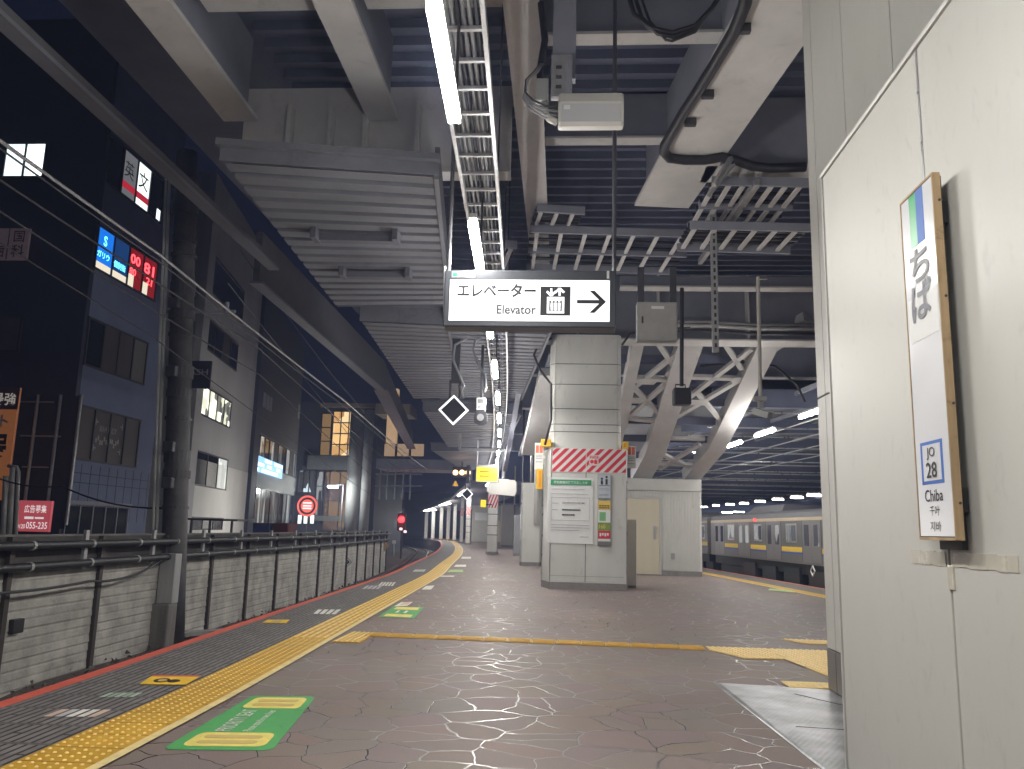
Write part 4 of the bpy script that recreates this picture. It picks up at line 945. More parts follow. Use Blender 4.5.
for v in (.40, .34, .15, .11): g.box((a.x + .1 * w, 19.149, a.z + h * v), (a.x + .85 * w, 19.1514, a.z + h * (v + .015)))
g.build('small_print', grey_ink, t)
L2 = leaflet((598, 501, 610.5, 541), 'colourful yellow, green and red leaflet card, the lower of two cards on the striped pillar',
    [(0, .78, 1, 1, mat('card_yellow', (.72, .52, .10), .4), 'yellow_field'), (0, .46, 1, .775, paper, 'picture_field'), (.1, .50, .62, .72, mat('card_grn', (.20, .48, .20), .4), 'green_picture'), (0, .26, 1, .455, mat('card_olive', (.22, .30, .05), .4), 'olive_field'), (0, .06, 1, .255, red_ink, 'red_field'), (0, 0, 1, .055, paper, 'foot_field')])
t, a, w, h = L2; g = MB()
for v0, n_ in ((.86, 4), (.81, 5)):
    for j in range(n_): g.box((a.x + (.08 + j * .86 / n_) * w, 19.149, a.z + h * v0), (a.x + (.08 + (j + .75) * .86 / n_) * w, 19.1514, a.z + h * (v0 + .035)))
g.build('brown_print', mat('brown_ink', (.20, .09, .01), .5), t)
text('lettering', '160', (a.x + .08 * w, 19.1512, a.z + h * .31), EX, EZ, .09, mat('card_yel2', (.8, .65, .2), .4), t, 'LEFT', width=.5 * w)
g = MB()
for j in range(4): g.box((a.x + (.12 + j * .2) * w, 19.149, a.z + h * (.12 + .02 * (j % 2))), (a.x + (.26 + j * .2) * w, 19.1514, a.z + h * .20))
g.build('white_print', paper, t)
MB().cham((a.x - .012, 19.13, a.z - .10), (a.x + w + .012, 19.197, a.z - .016), .006).build('tray', mat('tray_grey', (.16, .16, .16), .4), t)
# low box at the right of the pillar
t = thing('equipment_box', 'low cream box standing at the right side of the striped pillar', 'equipment box', (1.6, 20.2, 0))
MB().cham((1.46, 20.3, .06), (1.70, 21.3, 1.62), .012).build('casing', mat('beige_box', (.50, .47, .40), .5, var=.06), t); MB().box((1.47, 20.31, 0), (1.69, 21.29, .06)).build('plinth', concrete, t)

# ------------------------------------------------------------------ hut behind the pillar
hut = thing('equipment_hut', 'low ribbed cream hut with a plain door behind the striped pillar', 'hut', (3.2, 28, 0))
hx0, hx1, hy0, hy1, hz = -.4, 4.29, 26.8, 32.0, 3.02
MB().box((hx0, hy0 + .03, .15), (hx1 - .02, hy1, hz - .02)).build('wall', clad, hut)
g = MB(); x = 3.06
while x < hx1 - .03: g.cham((x, hy0 + .006, .16), (x + .078, hy0 + .032, hz - .36), .008); x += .088
x = 1.7
while x < 3.0: g.cham((x, hy0 + .006, 2.46), (x + .078, hy0 + .032, hz - .36), .008); x += .088
g.build('ribbed_cladding', clad, hut)
MB().cham((hx0, hy0 - .03, hz - .36), (hx1 + .02, hy1, hz + .02), .01).build('fascia', mat('fascia_cream', (.55, .55, .52), .45, var=.05), hut)
MB().box((hx0, hy0 - .01, 0), (hx1 + .005, hy1, .148)).build('plinth', concrete, hut)
g = MB(); g.cham((hx1 - .05, hy0 - .005, .15), (hx1 + .012, hy0 + .05, hz - .36), .006); g.build('corner_trim', whitep, hut)
dr = MB().cham((1.70, hy0 - .012, .03), (2.97, hy0 + .028, 2.38), .006).build('door', cream, hut)
hb = MB(); hb.cham((2.79, hy0 - .035, 1.12), (2.88, hy0 - .013, 1.55), .008); hb.cham((2.80, hy0 - .06, 1.18), (2.83, hy0 - .035, 1.45), .006); hb.build('handle', alum, dr)
g = MB(); g.box((2.975, hy0 - .02, .03), (3.03, hy0 + .03, 2.44)); g.box((1.6, hy0 - .02, 2.39), (2.974, hy0 + .03, 2.44)); g.build('door_frame', white_p, hut)
MB().cham((3.33, hy0 - .03, .52), (3.45, hy0 + .005, .70), .01).build('outlet_cover', boxgrey, hut)

# ------------------------------------------------------------------ things behind, left of the pillar
def boxcol(name, label, cat, xl, xr, ybase, ytop, Yd=None, mtl=None, depth=.9, cap=False, base=True):
    a, b = pz(xl, ybase, 0), pz(xr, ybase, 0); Yb = (a.y + b.y) / 2; p, q = py(xl, ybase, Yb), py(xr, ytop, Yb)
    t = thing(name, label, cat, ((p.x + q.x) / 2, Yb, 0)); x0_, x1_ = py(xl, ybase, Yb).x, py(xr, ybase, Yb).x
    MB().prism(chamf(x0_, x1_, Yb, Yb + depth, .08 * (x1_ - x0_) + .02), (0, 0, .14 if base else 0), (1, 0, 0), (0, 1, 0), q.z - .14).build('casing', mtl or clad, t)
    if base: MB().prism(chamf(x0_ - .01, x1_ + .01, Yb - .01, Yb + depth, .08 * (x1_ - x0_) + .02), (0, 0, 0), (1, 0, 0), (0, 1, 0), .138).build('plinth', concrete, t)
    return t, x0_, x1_, Yb, q.z
t, xa, xb, Yb, zt = boxcol('clad_box', 'pale clad tall box behind the striped pillar, the nearer of the plain boxes', 'clad box', 519.5, 540, 566, 483)
g = MB(); g.tube([(xa + .02, Yb + .05, .15), (xa + .02, Yb + .05, zt)], .03, 8); g.build('corner_trim', alum, t)
t, xa, xb, Yb, zt = boxcol('equipment_cabinet', 'grey metal cabinet standing between the plain boxes', 'cabinet', 513, 521.5, 556, 515, mtl=mat('cabinet_grey', (.36, .37, .38), .35, metal=.3, var=.1))
t, xa, xb, Yb, zt = boxcol('clad_box', 'pale narrow clad box farther along the platform under the round white camera', 'clad box', 500, 513.5, 547, 505, mtl=mat('warm_clad', (.50, .47, .40), .5, var=.06))
g = MB(); xm = (xa + xb) / 2; g.box((xm - .35, Yb + .1, zt), (xm - .28, Yb + .2, zt + 3)); g.box((xm + .45, Yb + .1, zt), (xm + .55, Yb + .2, zt + 3)); g.build('upright', cream, t)
# steel columns behind boxes
def column(label, x, ybase, ytop, wpx, m=whitep, bands=True, stripes=True, name='steel_column'):
    b = pz(x, ybase, 0); w = wpx / F * b.y; t = thing(name, label, 'column', tuple(b)); zt = py(x, ytop, b.y).z
    MB().cham((b.x - w / 2, b.y, .05), (b.x + w / 2, b.y + w * .8, zt), .01).build('shaft', m, t)
    MB().cham((b.x - w * .62, b.y - .06, 0), (b.x + w * .62, b.y + w, .12), .01).build('base', concrete, t)
    if bands:
        g = MB()
        for z_ in (.9, 1.35, 1.9): g.box((b.x - w / 2 - .006, b.y - .006, z_ * 1.1), (b.x + w / 2 + .006, b.y + w * .8, z_ * 1.1 + .035))
        g.build('strap', darkp, t)
    if stripes:
        z0, z1 = 2.45, 3.15
        bd = MB().box((b.x - w / 2 - .012, b.y - .014, z0), (b.x + w / 2 + .012, b.y + w * .8, z1)).build('striped_band', mat('band_white', (.76, .72, .70), .4), t)
        g = MB(); 
        for k in range(-2, 5):
            x_a = b.x - w / 2 + k * w * .32; P = [(x_a, z0), (x_a + w * .16, z0), (x_a + w * .16 + w * .5, z1), (x_a + w * .5, z1)]
            P = clipx(P, b.x - w / 2 - .01, lambda v, l: v >= l)
            if len(P) > 2: P = clipx(P, b.x + w / 2 + .01, lambda v, l: v <= l)
            if len(P) > 2: g.prism(P, (0, b.y - .0145, 0), (1, 0, 0), (0, 0, 1), .003)
        g.build('red_stripe', red_ink, bd)
    return t
column('white steel column with striped band and straps under the yellow sign', 491.5, 554, 478, 9.5)
column('slender white column left of the striped one, at the far room wall', 467.5, 544.5, 470, 4.5)
for k, (x, yb_, yt) in enumerate(((461, 543, 492), (454, 541, 496), (447.5, 540.5, 500), (440.5, 540, 503), (432.5, 539.3, 506), (425.5, 538.8, 509))):
    column('far white canopy post, %s along the curve' % ('nearest', 'second', 'third', 'fourth', 'fifth', 'farthest')[k], x, yb_, yt, 3.2, bands=False, stripes=(k == 0), name='canopy_post')['group'] = 'far canopy posts on the curve'
# far room at the platform end
a = pz(471, 541.5, 0); b = pz(520, 541.5, 0)
rm = thing('waiting_room', 'pale walled room closing the far end of the platform', 'room', tuple(a))
zt = py(500, 506, a.y).z
MB().cham((a.x, a.y + .2, 0), (b.x + 6, a.y + 6, zt), .02).build('wall', mat('far_wall', (.50, .50, .45), .6, var=.08), rm)
MB().box((a.x - .3, a.y, zt), (b.x + 6, a.y + 6.2, zt + .3)).build('roof', steel_m, rm)
MB().box((a.x + .3, a.y + .17, 2.2), (a.x + 1.6, a.y + .21, 3.0)).build('notice', paper, rm)
MB().box((a.x + 2.2, a.y + .17, .1), (a.x + 3.4, a.y + .21, 2.2)).build('door', cream, rm)
# far canopy over the curved end, with its lamps
fc = thing('canopy_roof', 'low dark canopy roof far away over the curved end of the platform', 'canopy', (-10, 70, 4))
g = MB(); P = [py(x, y, Yd) for x, y, Yd in ((421, 511, 96), (436, 506, 88), (452, 499, 78), (470, 484, 60))]
for p, q in zip(P, P[1:]):
    g.add([p, q, q + Vector((5, 3, .2)), p + Vector((5, 3, .2)), p + Vector((0, 0, .3)), q + Vector((0, 0, .3)), q + Vector((5, 3, .5)), p + Vector((5, 3, .5))], [(3, 2, 1, 0), (4, 5, 6, 7), (0, 1, 5, 4), (1, 2, 6, 5), (2, 3, 7, 6), (3, 0, 4, 7)])
g.build('roof_sheet', steel_m, fc)
g = MB(); g.tube([p + Vector((-.05, -.05, .0)) for p in P], .10, 6); g.build('eaves_rail', whitep, fc)
for k in range(3):
    p = P[k].lerp(P[k + 1], .5) + Vector((.15, -.1, -.18)); lamp('far lamp under the low canopy on the curve, %s of three' % ('farthest', 'middle', 'nearest')[k], tuple(p), tuple((P[k + 1] - P[k])[:2]), L=7.0, group='far canopy lamps', far=True, watts=90, size=1.3)
for (x, y, Yd) in ((-6, 66, 4.1), (-3, 62, 4.1)): pass

# yellow hanging sign, projector-like camera, small fittings
t = thing('hanging_sign', 'small yellow backlit sign hanging above the striped white column', 'hanging sign', tuple(py(487, 474, 36)))
a, b = py(476.5, 481, 36), py(498, 467.5, 36)
MB().cham((a.x - .04, 36.0, a.z - .04), (b.x + .04, 36.2, b.z + .12), .01).build('casing', boxgrey, t)
MB().box((a.x, 35.993, a.z), (b.x, 35.999, b.z)).build('lit_panel', mat('backlit_yellow', (.8, .6, .02), .4, var=0, emit=.55, ecol=(.95, .72, .02)), t)
g = MB()
for v in (.30, .62): g.box((a.x + .12, 35.989, a.z + v * (b.z - a.z)), (a.x + .55, 35.9935, a.z + (v + .12) * (b.z - a.z)))
z_ = (a.z + b.z) / 2; g.box((b.x - .28, 35.989, z_ - .015), (b.x - .1, 35.9935, z_ + .015)); g.prism([(0, 0), (-.09, .09), (-.12, .07), (-.05, 0), (-.12, -.07), (-.09, -.09)][::-1], (b.x - .07, 35.993, z_), EX, EZ, .003)
g.build('dark_print', mat('olive_ink', (.25, .16, 0), .5), t)
for x in (a.x, b.x): MB().tube([(x, 36.1, b.z + .1), (x, 36.1, 5.2)], .025, 8).build('hanger_rod', whitep, t)
t = thing('hanging_gantry', 'light grey steel gantry carrying the yellow sign and the diamond signal', 'frame', tuple(py(480, 448, 35)))
A_, B_ = py(459.5, 449.5, 35), py(511, 450.5, 35)
g = MB(); g.bar(A_, B_, .12, .12); g.bar(A_, A_ + Vector((0, 0, 1.2)), .10, .10); g.bar(B_, B_ + Vector((0, 0, 1.2)), .1, .1); g.build('frame_bar', galv, t)
t = thing('platform_camera', 'white box shaped camera housing on a pole by the far boxes', 'camera', tuple(py(503, 487, 40)))
a, b = py(487, 494, 40), py(516, 480.5, 40)
MB().prism([(0, .05), (.35, -.05), (1.35, -.12), (1.42, .1), (1.42, .55), (1.3, .66), (.3, .62), (0, .45)], (a.x, 40.5, a.z + .05), EX, EZ, .55).build('housing', ivory, t)
MB().tube([(b.x - .65, 40.3, b.z + .1), (b.x - .65, 40.3, 5.2)], .07, 8).build('pole', whitep, t); MB().box((b.x - .95, 40.05, b.z - .02), (b.x - .35, 40.5, b.z + .06)).build('mount', whitep, t)
t = thing('small_sign', 'tiny yellow sign fixed to the left of the striped white column', 'sign', tuple(py(482, 503, 40)))
a, b = py(480.5, 507, 41), py(486, 500, 41); MB().cham((a.x, 41, a.z), (b.x, 41.08, b.z), .01).build('panel', mat('backlit_yellow', (.8, .6, .02)), t); MB().box((b.x, 41.02, a.z + .1), (b.x + .3, 41.06, a.z + .16)).build('bracket', darkp, t)
# pipes beside the pillar
for k, (x, yt, yb_, r, m, lab) in enumerate(((537, 440, 484, .10, whitep, 'thick white vertical pipe rising behind the left side of the striped pillar'), (531.5, 445, 487, .06, galv, 'thinner grey vertical pipe left of the thick white one'), (523, 446, 500, .05, darkp, 'dark vertical pipe above the grey cabinet'))):
    a, b = py(x, yb_, 31 + k * 4), py(x, yt, 31 + k * 4); g = MB(); g.tube([a - Vector((0, 0, 1.5)), b + Vector((0, 0, 3))], r, 10); setp(g.build('vertical_pipe', m, smooth=True), lab, 'pipe')
for (xa, xb, yt, yb_, w, lab) in ((547, 553, 345, 447, .3, 'brown girder leg'),): pass
# sloped members seen left of the shaft
g = MB(); g.bar(py(527, 345, 22), py(505, 470, 34), .16, .12); g.bar(py(552, 352, 21.5), py(520, 455, 34), .14, .12); setp(g.build('sloping_pipe', steel_m), 'pair of dark sloping steel members left of the pillar shaft', 'steel member')
t = thing('sloping_girder', 'warm grey sloping girder seen between the dark members and the pillar shaft', 'girder', tuple(py(540, 400, 23)))
g = MB(); g.bar(py(553, 372, 22.5), py(533, 452, 27), .75, .25); g.build('web', steel_l, t)

# ------------------------------------------------------------------ train on the right
TP = Plane((RX(20) + .10, 20, 0), TD)
def train():
    sil = mat('stainless_side', (.20, .20, .205), .4, metal=.5, var=.06, scale=1.2); roofm = mat('train_roof', (.05, .05, .055), .6, var=.1)
    und = mat('underframe', (.015, .025, .028), .6, var=.3, scale=4)
    sbelt = mat('belt_yellow', (.72, .50, .06), .4, var=.04); sblue = mat('belt_blue', (.04, .11, .42), .4, var=.04); stop_ = mat('belt_beige', (.50, .42, .30), .4)
    gl = lit_window('train_window', [(.30, .30, .30), (.06, .07, .08), (.16, .17, .17), (.02, .02, .03), (.34, .36, .34)], .55, (1.6, 1.6, .8))
    blackw = mat('window_rubber', (.02, .02, .02), .5)
    _, zb0 = TP.sz(760, 0 + 547); 
    z = {k: TP.sz(760, y)[1] for k, y in dict(roof=511, gut=517.5, wtop=526, wbot=545, bt=545, bb=549.5, bl=551.3, floor=559.5).items()}
    s709 = TP.sz(708.5, 540)[0]; s_l = TP.sz(731, 537)[0]; ends = []
    dpx = [TP.sz(x, 540)[0] for x in (719.5, 744, 773.5, 811.5)]; print('TRAIN doors', dpx, s709, z)
    pitch = (dpx[0] - dpx[3]) / 3
    sA = s709 - .35           # far end of the near car
    for car in range(3):
        s1 = sA + car * 20.3 if car else sA; s0 = s1 - 19.6 if car == 0 else s1 - 19.6
        if car: s0, s1 = sA + .5 + (car - 1) * 20.1, sA + .5 + (car - 1) * 20.1 + 19.6
        o = TP.at((s0 + s1) / 2, 0, 1.4)
        t = thing('train_car', ('silver commuter train car with yellow and blue belt, the nearest car by the platform', 'second silver train car behind the narrow gap, half hidden by the hut', 'third silver train car hidden deep behind the hut')[car], 'train car', tuple(o), 'cars of the waiting train')
        def bx(sa, sb, n0, n1, z0, z1, nm, m, par=t):
            q = [TP.at(sa, z0, n0), TP.at(sa, z0, n1), TP.at(sb, z0, n1), TP.at(sb, z0, n0), TP.at(sa, z1, n0), TP.at(sa, z1, n1), TP.at(sb, z1, n1), TP.at(sb, z1, n0)]
            return MB().hexa(q).build(nm, m, par)
        zf, zr = z['floor'], z['gut']
        prof = [(0, zf), (0, zr - .05), (.06, zr + .10), (.5, z['roof']), (1.4, z['roof'] + .07), (2.3, z['roof']), (2.74, zr + .10), (2.8, zr - .05), (2.8, zf)]
        g = MB(); A0 = [TP.at(s0, zz, n_) for n_, zz in prof]; A1 = [TP.at(s1, zz, n_) for n_, zz in prof]; k = len(prof)
        g.add(A0 + A1, [tuple(range(k)), tuple(reversed(range(k, 2 * k)))] + [(i, (i + 1) % k, k + (i + 1) % k, k + i) for i in (0, k - 2, k - 1)]); g.build('body', sil, t)
        g = MB(); prof2 = [(n_ , zz + .003) for n_, zz in prof[1:-1]]; A0 = [TP.at(s0, zz, n_) for n_, zz in prof2]; A1 = [TP.at(s1, zz, n_) for n_, zz in prof2]; k = len(prof2)
        g.add(A0 + A1, [(i, i + 1, k + i + 1, k + i) for i in range(k - 1)]); g.build('roof', roofm, t)
        doors = [s1 - (s709 - .35 - d) for d in dpx] if car == 0 else [s0 + 2.4 + 4.93 * j for j in range(4)]
        doors = sorted(doors)
        if car == 0: 
            step = abs(pitch); 
            while doors[0] - step > s0 + 1.2: doors.insert(0, doors[0] - step)
        spans = []; prev = s0
        for d in doors: spans.append((prev, d - .66)); prev = d + .66
        spans.append((prev, s1))
        for d in doors:
            for sg in (-1, 1):
                dd = bx(d + (0.01 if sg > 0 else -.64), d + (.64 if sg > 0 else -.01), -.004, .01, zf + .06, z['wtop'] + .22, 'door', mat('door_steel', (.25, .25, .26), .4, metal=.5, var=.05))
                bx(d + (.17 if sg > 0 else -.50), d + (.50 if sg > 0 else -.17), -.007, -.0045, z['wbot'] + .05, z['wtop'] + .02, 'door_window', gl, dd)
            bx(d - .668, d - .645, -.003, .01, zf + .06, z['wtop'] + .25, 'door_seal', blackw); bx(d + .645, d + .668, -.003, .01, zf + .06, z['wtop'] + .25, 'door_seal', blackw)
        for (a, b) in spans:
            if b - a < .5: continue
            bx(a + .02, b - .02, -.004, .01, z['bb'], z['bt'], 'yellow_belt', sbelt); bx(a + .02, b - .02, -.004, .01, z['bl'], z['bb'] - .002, 'blue_belt', sblue)
            wa, wb = (a + b) / 2 - min(1.15, (b - a) / 2 - .45), (a + b) / 2 + min(1.15, (b - a) / 2 - .45)
            if b - a > 1.4:
                wo = bx(wa - .05, wb + .05, -.005, .01, z['wbot'] + .12, z['wtop'] + .06, 'window_frame', alum)
                bx(wa, wb, -.008, -.0055, z['wbot'] + .17, z['wtop'] + .01, 'window', gl, wo); bx((wa + wb) / 2 - .02, (wa + wb) / 2 + .02, -.011, -.0085, z['wbot'] + .17, z['wtop'] + .01, 'window_bar', alum, wo)
        bx(s0 + .01, s1 - .01, -.005, .01, zr - .13, zr - .04, 'top_belt', stop_)
        for j, sa in enumerate(np.arange(s0 + 3.2, s1 - 3.5, 1.9)):
            bx(sa, sa + 1.2, .05, 2.7, zf - .85, zf - .12 - .05 * (j % 2), 'equipment_case', und if j % 3 else mat('case_grey', (.03, .03, .03), .6, var=.2))
        bx(s0 + .2, s1 - .2, .12, 2.68, zf - .3, zf, 'underframe', und); bx(s0 + .3, s1 - .3, .30, 2.5, zf - .95, zf - .3, 'equipment_row', und)
        for sa in (s0 + 2.8, s1 - 2.8):
            bg_ = bx(sa - 1.4, sa + 1.4, .2, 2.6, zf - .75, zf - .35, 'bogie', und)
            for w in (-1.05, 1.05):
                c_ = TP.at(sa + w, zf - .75, .35); MB().tube([c_, TP.at(sa + w, zf - .75, .48)], .43, 18).build('wheel', rust, bg_)
        for sa in (s0 + 5.0, s0 + 13.5): 
            g = MB(); P0 = TP.at(sa, z['roof'] + .02, .7); P1 = TP.at(sa + 3.2, z['roof'] + .38, 2.1); q = [TP.at(sa, z['roof'], .6), TP.at(sa, z['roof'], 2.2), TP.at(sa + 3.4, z['roof'], 2.2), TP.at(sa + 3.4, z['roof'], .6), TP.at(sa + .25, z['roof'] + .24, .8), TP.at(sa + .25, z['roof'] + .24, 2.0), TP.at(sa + 3.15, z['roof'] + .24, 2.0), TP.at(sa + 3.15, z['roof'] + .24, .8)]
            g.hexa(q); g.build('air_conditioner', roofm, t)
        if car == 0:
            q = TP.sz(755.5, 520.5); bx(q[0] - .07, q[0] + .07, -.05, -.006, q[1] - .03, q[1] + .07, 'side_lamp', mat('red_lamp', (.6, .05, .05), .3, emit=1.0, ecol=(1, .08, .06)))
            q = TP.sz(813.5, 571); dmk = MB(); 
            for (a1, a2) in (((0, .14), (.14, 0)), ((.14, 0), (0, -.14)), ((0, -.14), (-.14, 0)), ((-.14, 0), (0, .14))): dmk.bar(TP.at(q[0] + a1[0], q[1] + a1[1], -.02), TP.at(q[0] + a2[0], q[1] + a2[1], -.02), .03, .02)
            dmk.build('diamond_mark', whitep, t)
        if car == 0: bx(s1 + .0, s1 + .48, .5, 2.3, zf - .05, zr - .1, 'gangway', blackp)
train()
# right hand roof over the tracks beyond
rr = thing('track_roof', 'low dark roof with long purlins over the train and the platforms beyond', 'roof', (14, 45, 5.5))
g = MB(); g.box((2.0, 28, 5.9), (40, 110, 6.05)); g.build('roof_sheet', mat('roof_sheet_grey', (.17, .17, .18), .6, var=.15), rr)
setp(MB().box((12.5, 12, -1.3), (22, 110, -.02)).build('far_platform', mat('far_platform_top', (.35, .34, .32), .7, var=.1)), kind='structure')
for k in range(9):
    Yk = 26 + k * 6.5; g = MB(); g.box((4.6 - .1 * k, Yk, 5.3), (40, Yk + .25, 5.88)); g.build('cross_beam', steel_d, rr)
    g = MB(); g.tube([(4.8 - .1 * k, Yk - .3, 5.1), (40, Yk - .3, 5.1)], .035, 6); g.tube([(4.8 - .1 * k, Yk + 2.4, 4.95), (40, Yk + 2.4, 4.95)], .03, 6); g.build('cross_conduit', alum, rr)
for k, x in enumerate((5.6, 7.2, 8.8, 10.6, 12.6, 15, 18)):
    g = MB(); g.bar((x + 1.8, 24, 5.75), (x - 8.5, 110, 5.75), .10, .14); g.build('purlin', steel_m, rr)
g = MB()
for k, x in enumerate((6.3, 8.0, 9.6, 11.4)): g.tube([(x + 1.8, 24, 5.0), (x - 8.5, 110, 5.0)], .025, 6)
g.build('conduit_run', whitep, rr)
g = MB(); g.box((-6, 118, -1.3), (60, 118.4, 7)); setp(g.build('far_wall', mat('far_dark_wall', (.06, .06, .065), .8, var=.3, scale=.3)), 'dark wall closing the view beyond the far platforms', 'wall')

# ------------------------------------------------------------------ left: retaining wall, pipes, pole
WP = resample([(-7.45, -6), (-7.6, 2), (-7.75, 8), (-7.9, 12), (-8.05, 16), (-8.3, 22), (-8.7, 30), (-9.3, 38), (-10.0, 46)], .4)
WS = [0.0]
for a, b in zip(WP, WP[1:]): WS.append(WS[-1] + (b - a).length)
def wat(s, n=0.0, z=0.0):
    i = min(max(int(np.searchsorted(WS, s)) - 1, 0), len(WP) - 2); f = (s - WS[i]) / (WS[i + 1] - WS[i]); d = (WP[min(i + 2, len(WP) - 1)] - WP[max(i - 2, 0)]).normalized()
    return WP[i].lerp(WP[i + 1], f) + Vector((d.y, -d.x, 0)) * n + Vector((0, 0, z))
wallm = mat('board_marked_concrete', (0.36, 0.345, 0.315), 0.9, var=0.35, scale=2.2, bump=0.35, bscale=26, streak=False)
rw = thing('retaining_wall', 'long weathered concrete panel wall with dark posts beside the track', 'wall', tuple(wat(20)))
L_ = WS[-1]; n = int(L_ / 2.42); dark_board = mat('dark_timber', (.05, .045, .042), .8, var=.3, scale=5)
g = MB(); g2 = MB()
for k in range(n):
    s0, s1 = k * L_ / n + .03, (k + 1) * L_ / n - .03; g = MB(); nz = 13
    prof = []
    for j in range(nz):
        z0 = -1.3 + 1.82 * j / nz; z1 = -1.3 + 1.82 * (j + 1) / nz
        prof += [(0.010, z0), (.016 + .005 * ((j * 7 + k) % 3), z0 + .03), (.016, z1 - .03), (0.010, z1)]
    P0 = [wat(s0, a, z) for a, z in prof]; P1 = [wat(s1, a, z) for a, z in prof]; m_ = len(prof)
    g.add(P0 + P1, [(j, m_ + j, m_ + j + 1, j + 1) for j in range(m_ - 1)]); g.build('panel', wallm, rw)
g = MB()
for a, b in zip(np.linspace(0, L_, 40), np.linspace(0, L_, 40)[1:]): g.bar(wat(a, -.06, .76), wat(b, -.06, .76), .10, .52)
g.build('upper_board', dark_board, rw)
g = MB()
for a, b in zip(np.linspace(0, L_, 40), np.linspace(0, L_, 40)[1:]): g.bar(wat(a, -.10, -.1), wat(b, -.10, -.1), .16, 2.3)
g.build('backing', concrete_d, rw)
for k in range(n + 1):
    s_ = min(max(k * L_ / n, .1), L_ - .1); g = MB(); g.bar(wat(s_, .04, -1.3), wat(s_, .04, 1.02), .08, .10, up=(0, 1, 0)); g.build('post', rust, rw)
for zc_, lab in ((.90, 'upper dark cable pipe with white collars running along the retaining wall'), (.60, 'lower dark cable pipe with white collars running along the retaining wall')):
    t = thing('cable_pipe', lab, 'pipe', tuple(wat(20, .2, zc_)))
    MB().tube([wat(s_, .20, zc_) for s_ in np.linspace(0, L_, 60)], .062, 10).build('pipe', mat('pipe_dark', (.02, .02, .023), .5, var=.15), t, smooth=True)
    for s_ in np.arange(3.0, L_, 1.62):
        MB().tube([wat(s_ - .03, .20, zc_), wat(s_ + .03, .20, zc_)], .071, 10).build('collar', mat('collar_white', (.36, .36, .35), .5, var=.2), t)
t = thing('pipe_brackets', 'row of short steel brackets holding the two cable pipes on the wall', 'brackets', tuple(wat(20, .1, .75)))
for s_ in np.arange(2.2, L_, 2.42): MB().bar(wat(s_, .13, .5), wat(s_, .13, 1.12), .05, .09, up=(0, 1, 0)).build('bracket', galv, t)
def sag(a, b, drop, n=14): a, b = Vector(a), Vector(b); return [a.lerp(b, k / n) - Vector((0, 0, drop * 4 * (k / n) * (1 - k / n))) for k in range(n + 1)]
sA, sB = wat(12.0, .22, .32), wat(19.4, .22, .35)
g = MB(); g.tube([p for p in sag(wat(14, .22, .52), wat(19.2, .22, .30), .12)] + [p for p in sag(wat(19.3, .22, .30), wat(21.8, .22, .55), .12)], .022, 6); setp(g.build('sagging_cable', blackp, smooth=True), 'black cable sagging in loops under the pipes on the near end of the wall', 'cable')
p = pX(17, 626, -7.82); g = MB(); g.cham((p.x - .05, p.y - .12, p.z - .10), (p.x + .03, p.y + .12, p.z + .10), .01); setp(g.build('wall_box', blackp), 'small black square box fixed low on the near end of the wall', 'box')
p = py(184, 575, 18.2); g = MB(); g.cham((p.x - .10, p.y, p.z - .12), (p.x + .10, p.y + .03, p.z + .12), .005); setp(g.build('pole_plate', mat('plate_cream', (.55, .53, .42), .5)), 'small cream plate hanging on the wall beside the big pole', 'plate')
up = thing('utility_pole', 'thick dark banded utility pole on a concrete block by the wall', 'pole', (-8.0, 16.6, -1.1))
pole_d = mat('pole_dark', (.06, .057, .06), .6, var=.35, scale=4, bump=.2, bscale=12)
PA, PB = Vector((-7.86, 16.6, -1.1)), Vector((-8.55, 16.6, 9.4))
MB().tube([PA.lerp(PB, k / 8) for k in range(9)], [.25 - .003 * k for k in range(9)], 18).build('shaft', pole_d, up, smooth=True)
MB().cham((-8.06, 16.02, -1.25), (-7.70, 16.4, -.30), .03).build('footing', concrete_d, up)
MB().cham((-8.02, 16.12, -.30), (-7.70, 16.40, .66), .015).build('casing', mat('pole_casing', (.36, .36, .36), .5, metal=.3, var=.25, scale=4, streak=True), up)
for k in range(13):
    c_ = PA.lerp(PB, .255 + k * .056 + .012 * math.sin(k * 2.3)); g = MB(); hb_ = .03 + .05 * (k % 3); g.tube([c_ - Vector((0, 0, hb_)), c_ + Vector((0, 0, hb_))], .262 + .012 * (k % 2), 18); g.build('band', pole_d if k % 4 == 1 else darkp, up)
for o, r_ in ((-.36, .035), (-.44, .028)):
    MB().tube([PA.lerp(PB, f) + Vector((o, -.05, 0)) for f in (.15, .45, .75, .95)], r_, 8).build('conduit', whitep, up, smooth=True)
g = MB()
for f in (.30, .37, .52, .66): c_ = PA.lerp(PB, f); g.cham((c_.x - .12, c_.y - .42, c_.z - .1), (c_.x + .10, c_.y - .28, c_.z + .12), .02)
g.build('junction_box', darkp, up)
g = MB(); c_ = py(190, 312, 16.6); g.bar((c_.x - .6, 16.6, c_.z), (c_.x + 1.0, 16.6, c_.z + .02), .06, .06); g.tube([(c_.x + .8, 16.6, c_.z), (c_.x + .8, 16.6, c_.z + .22)], .05, 8); g.build('insulator_arm', steel_m, up)

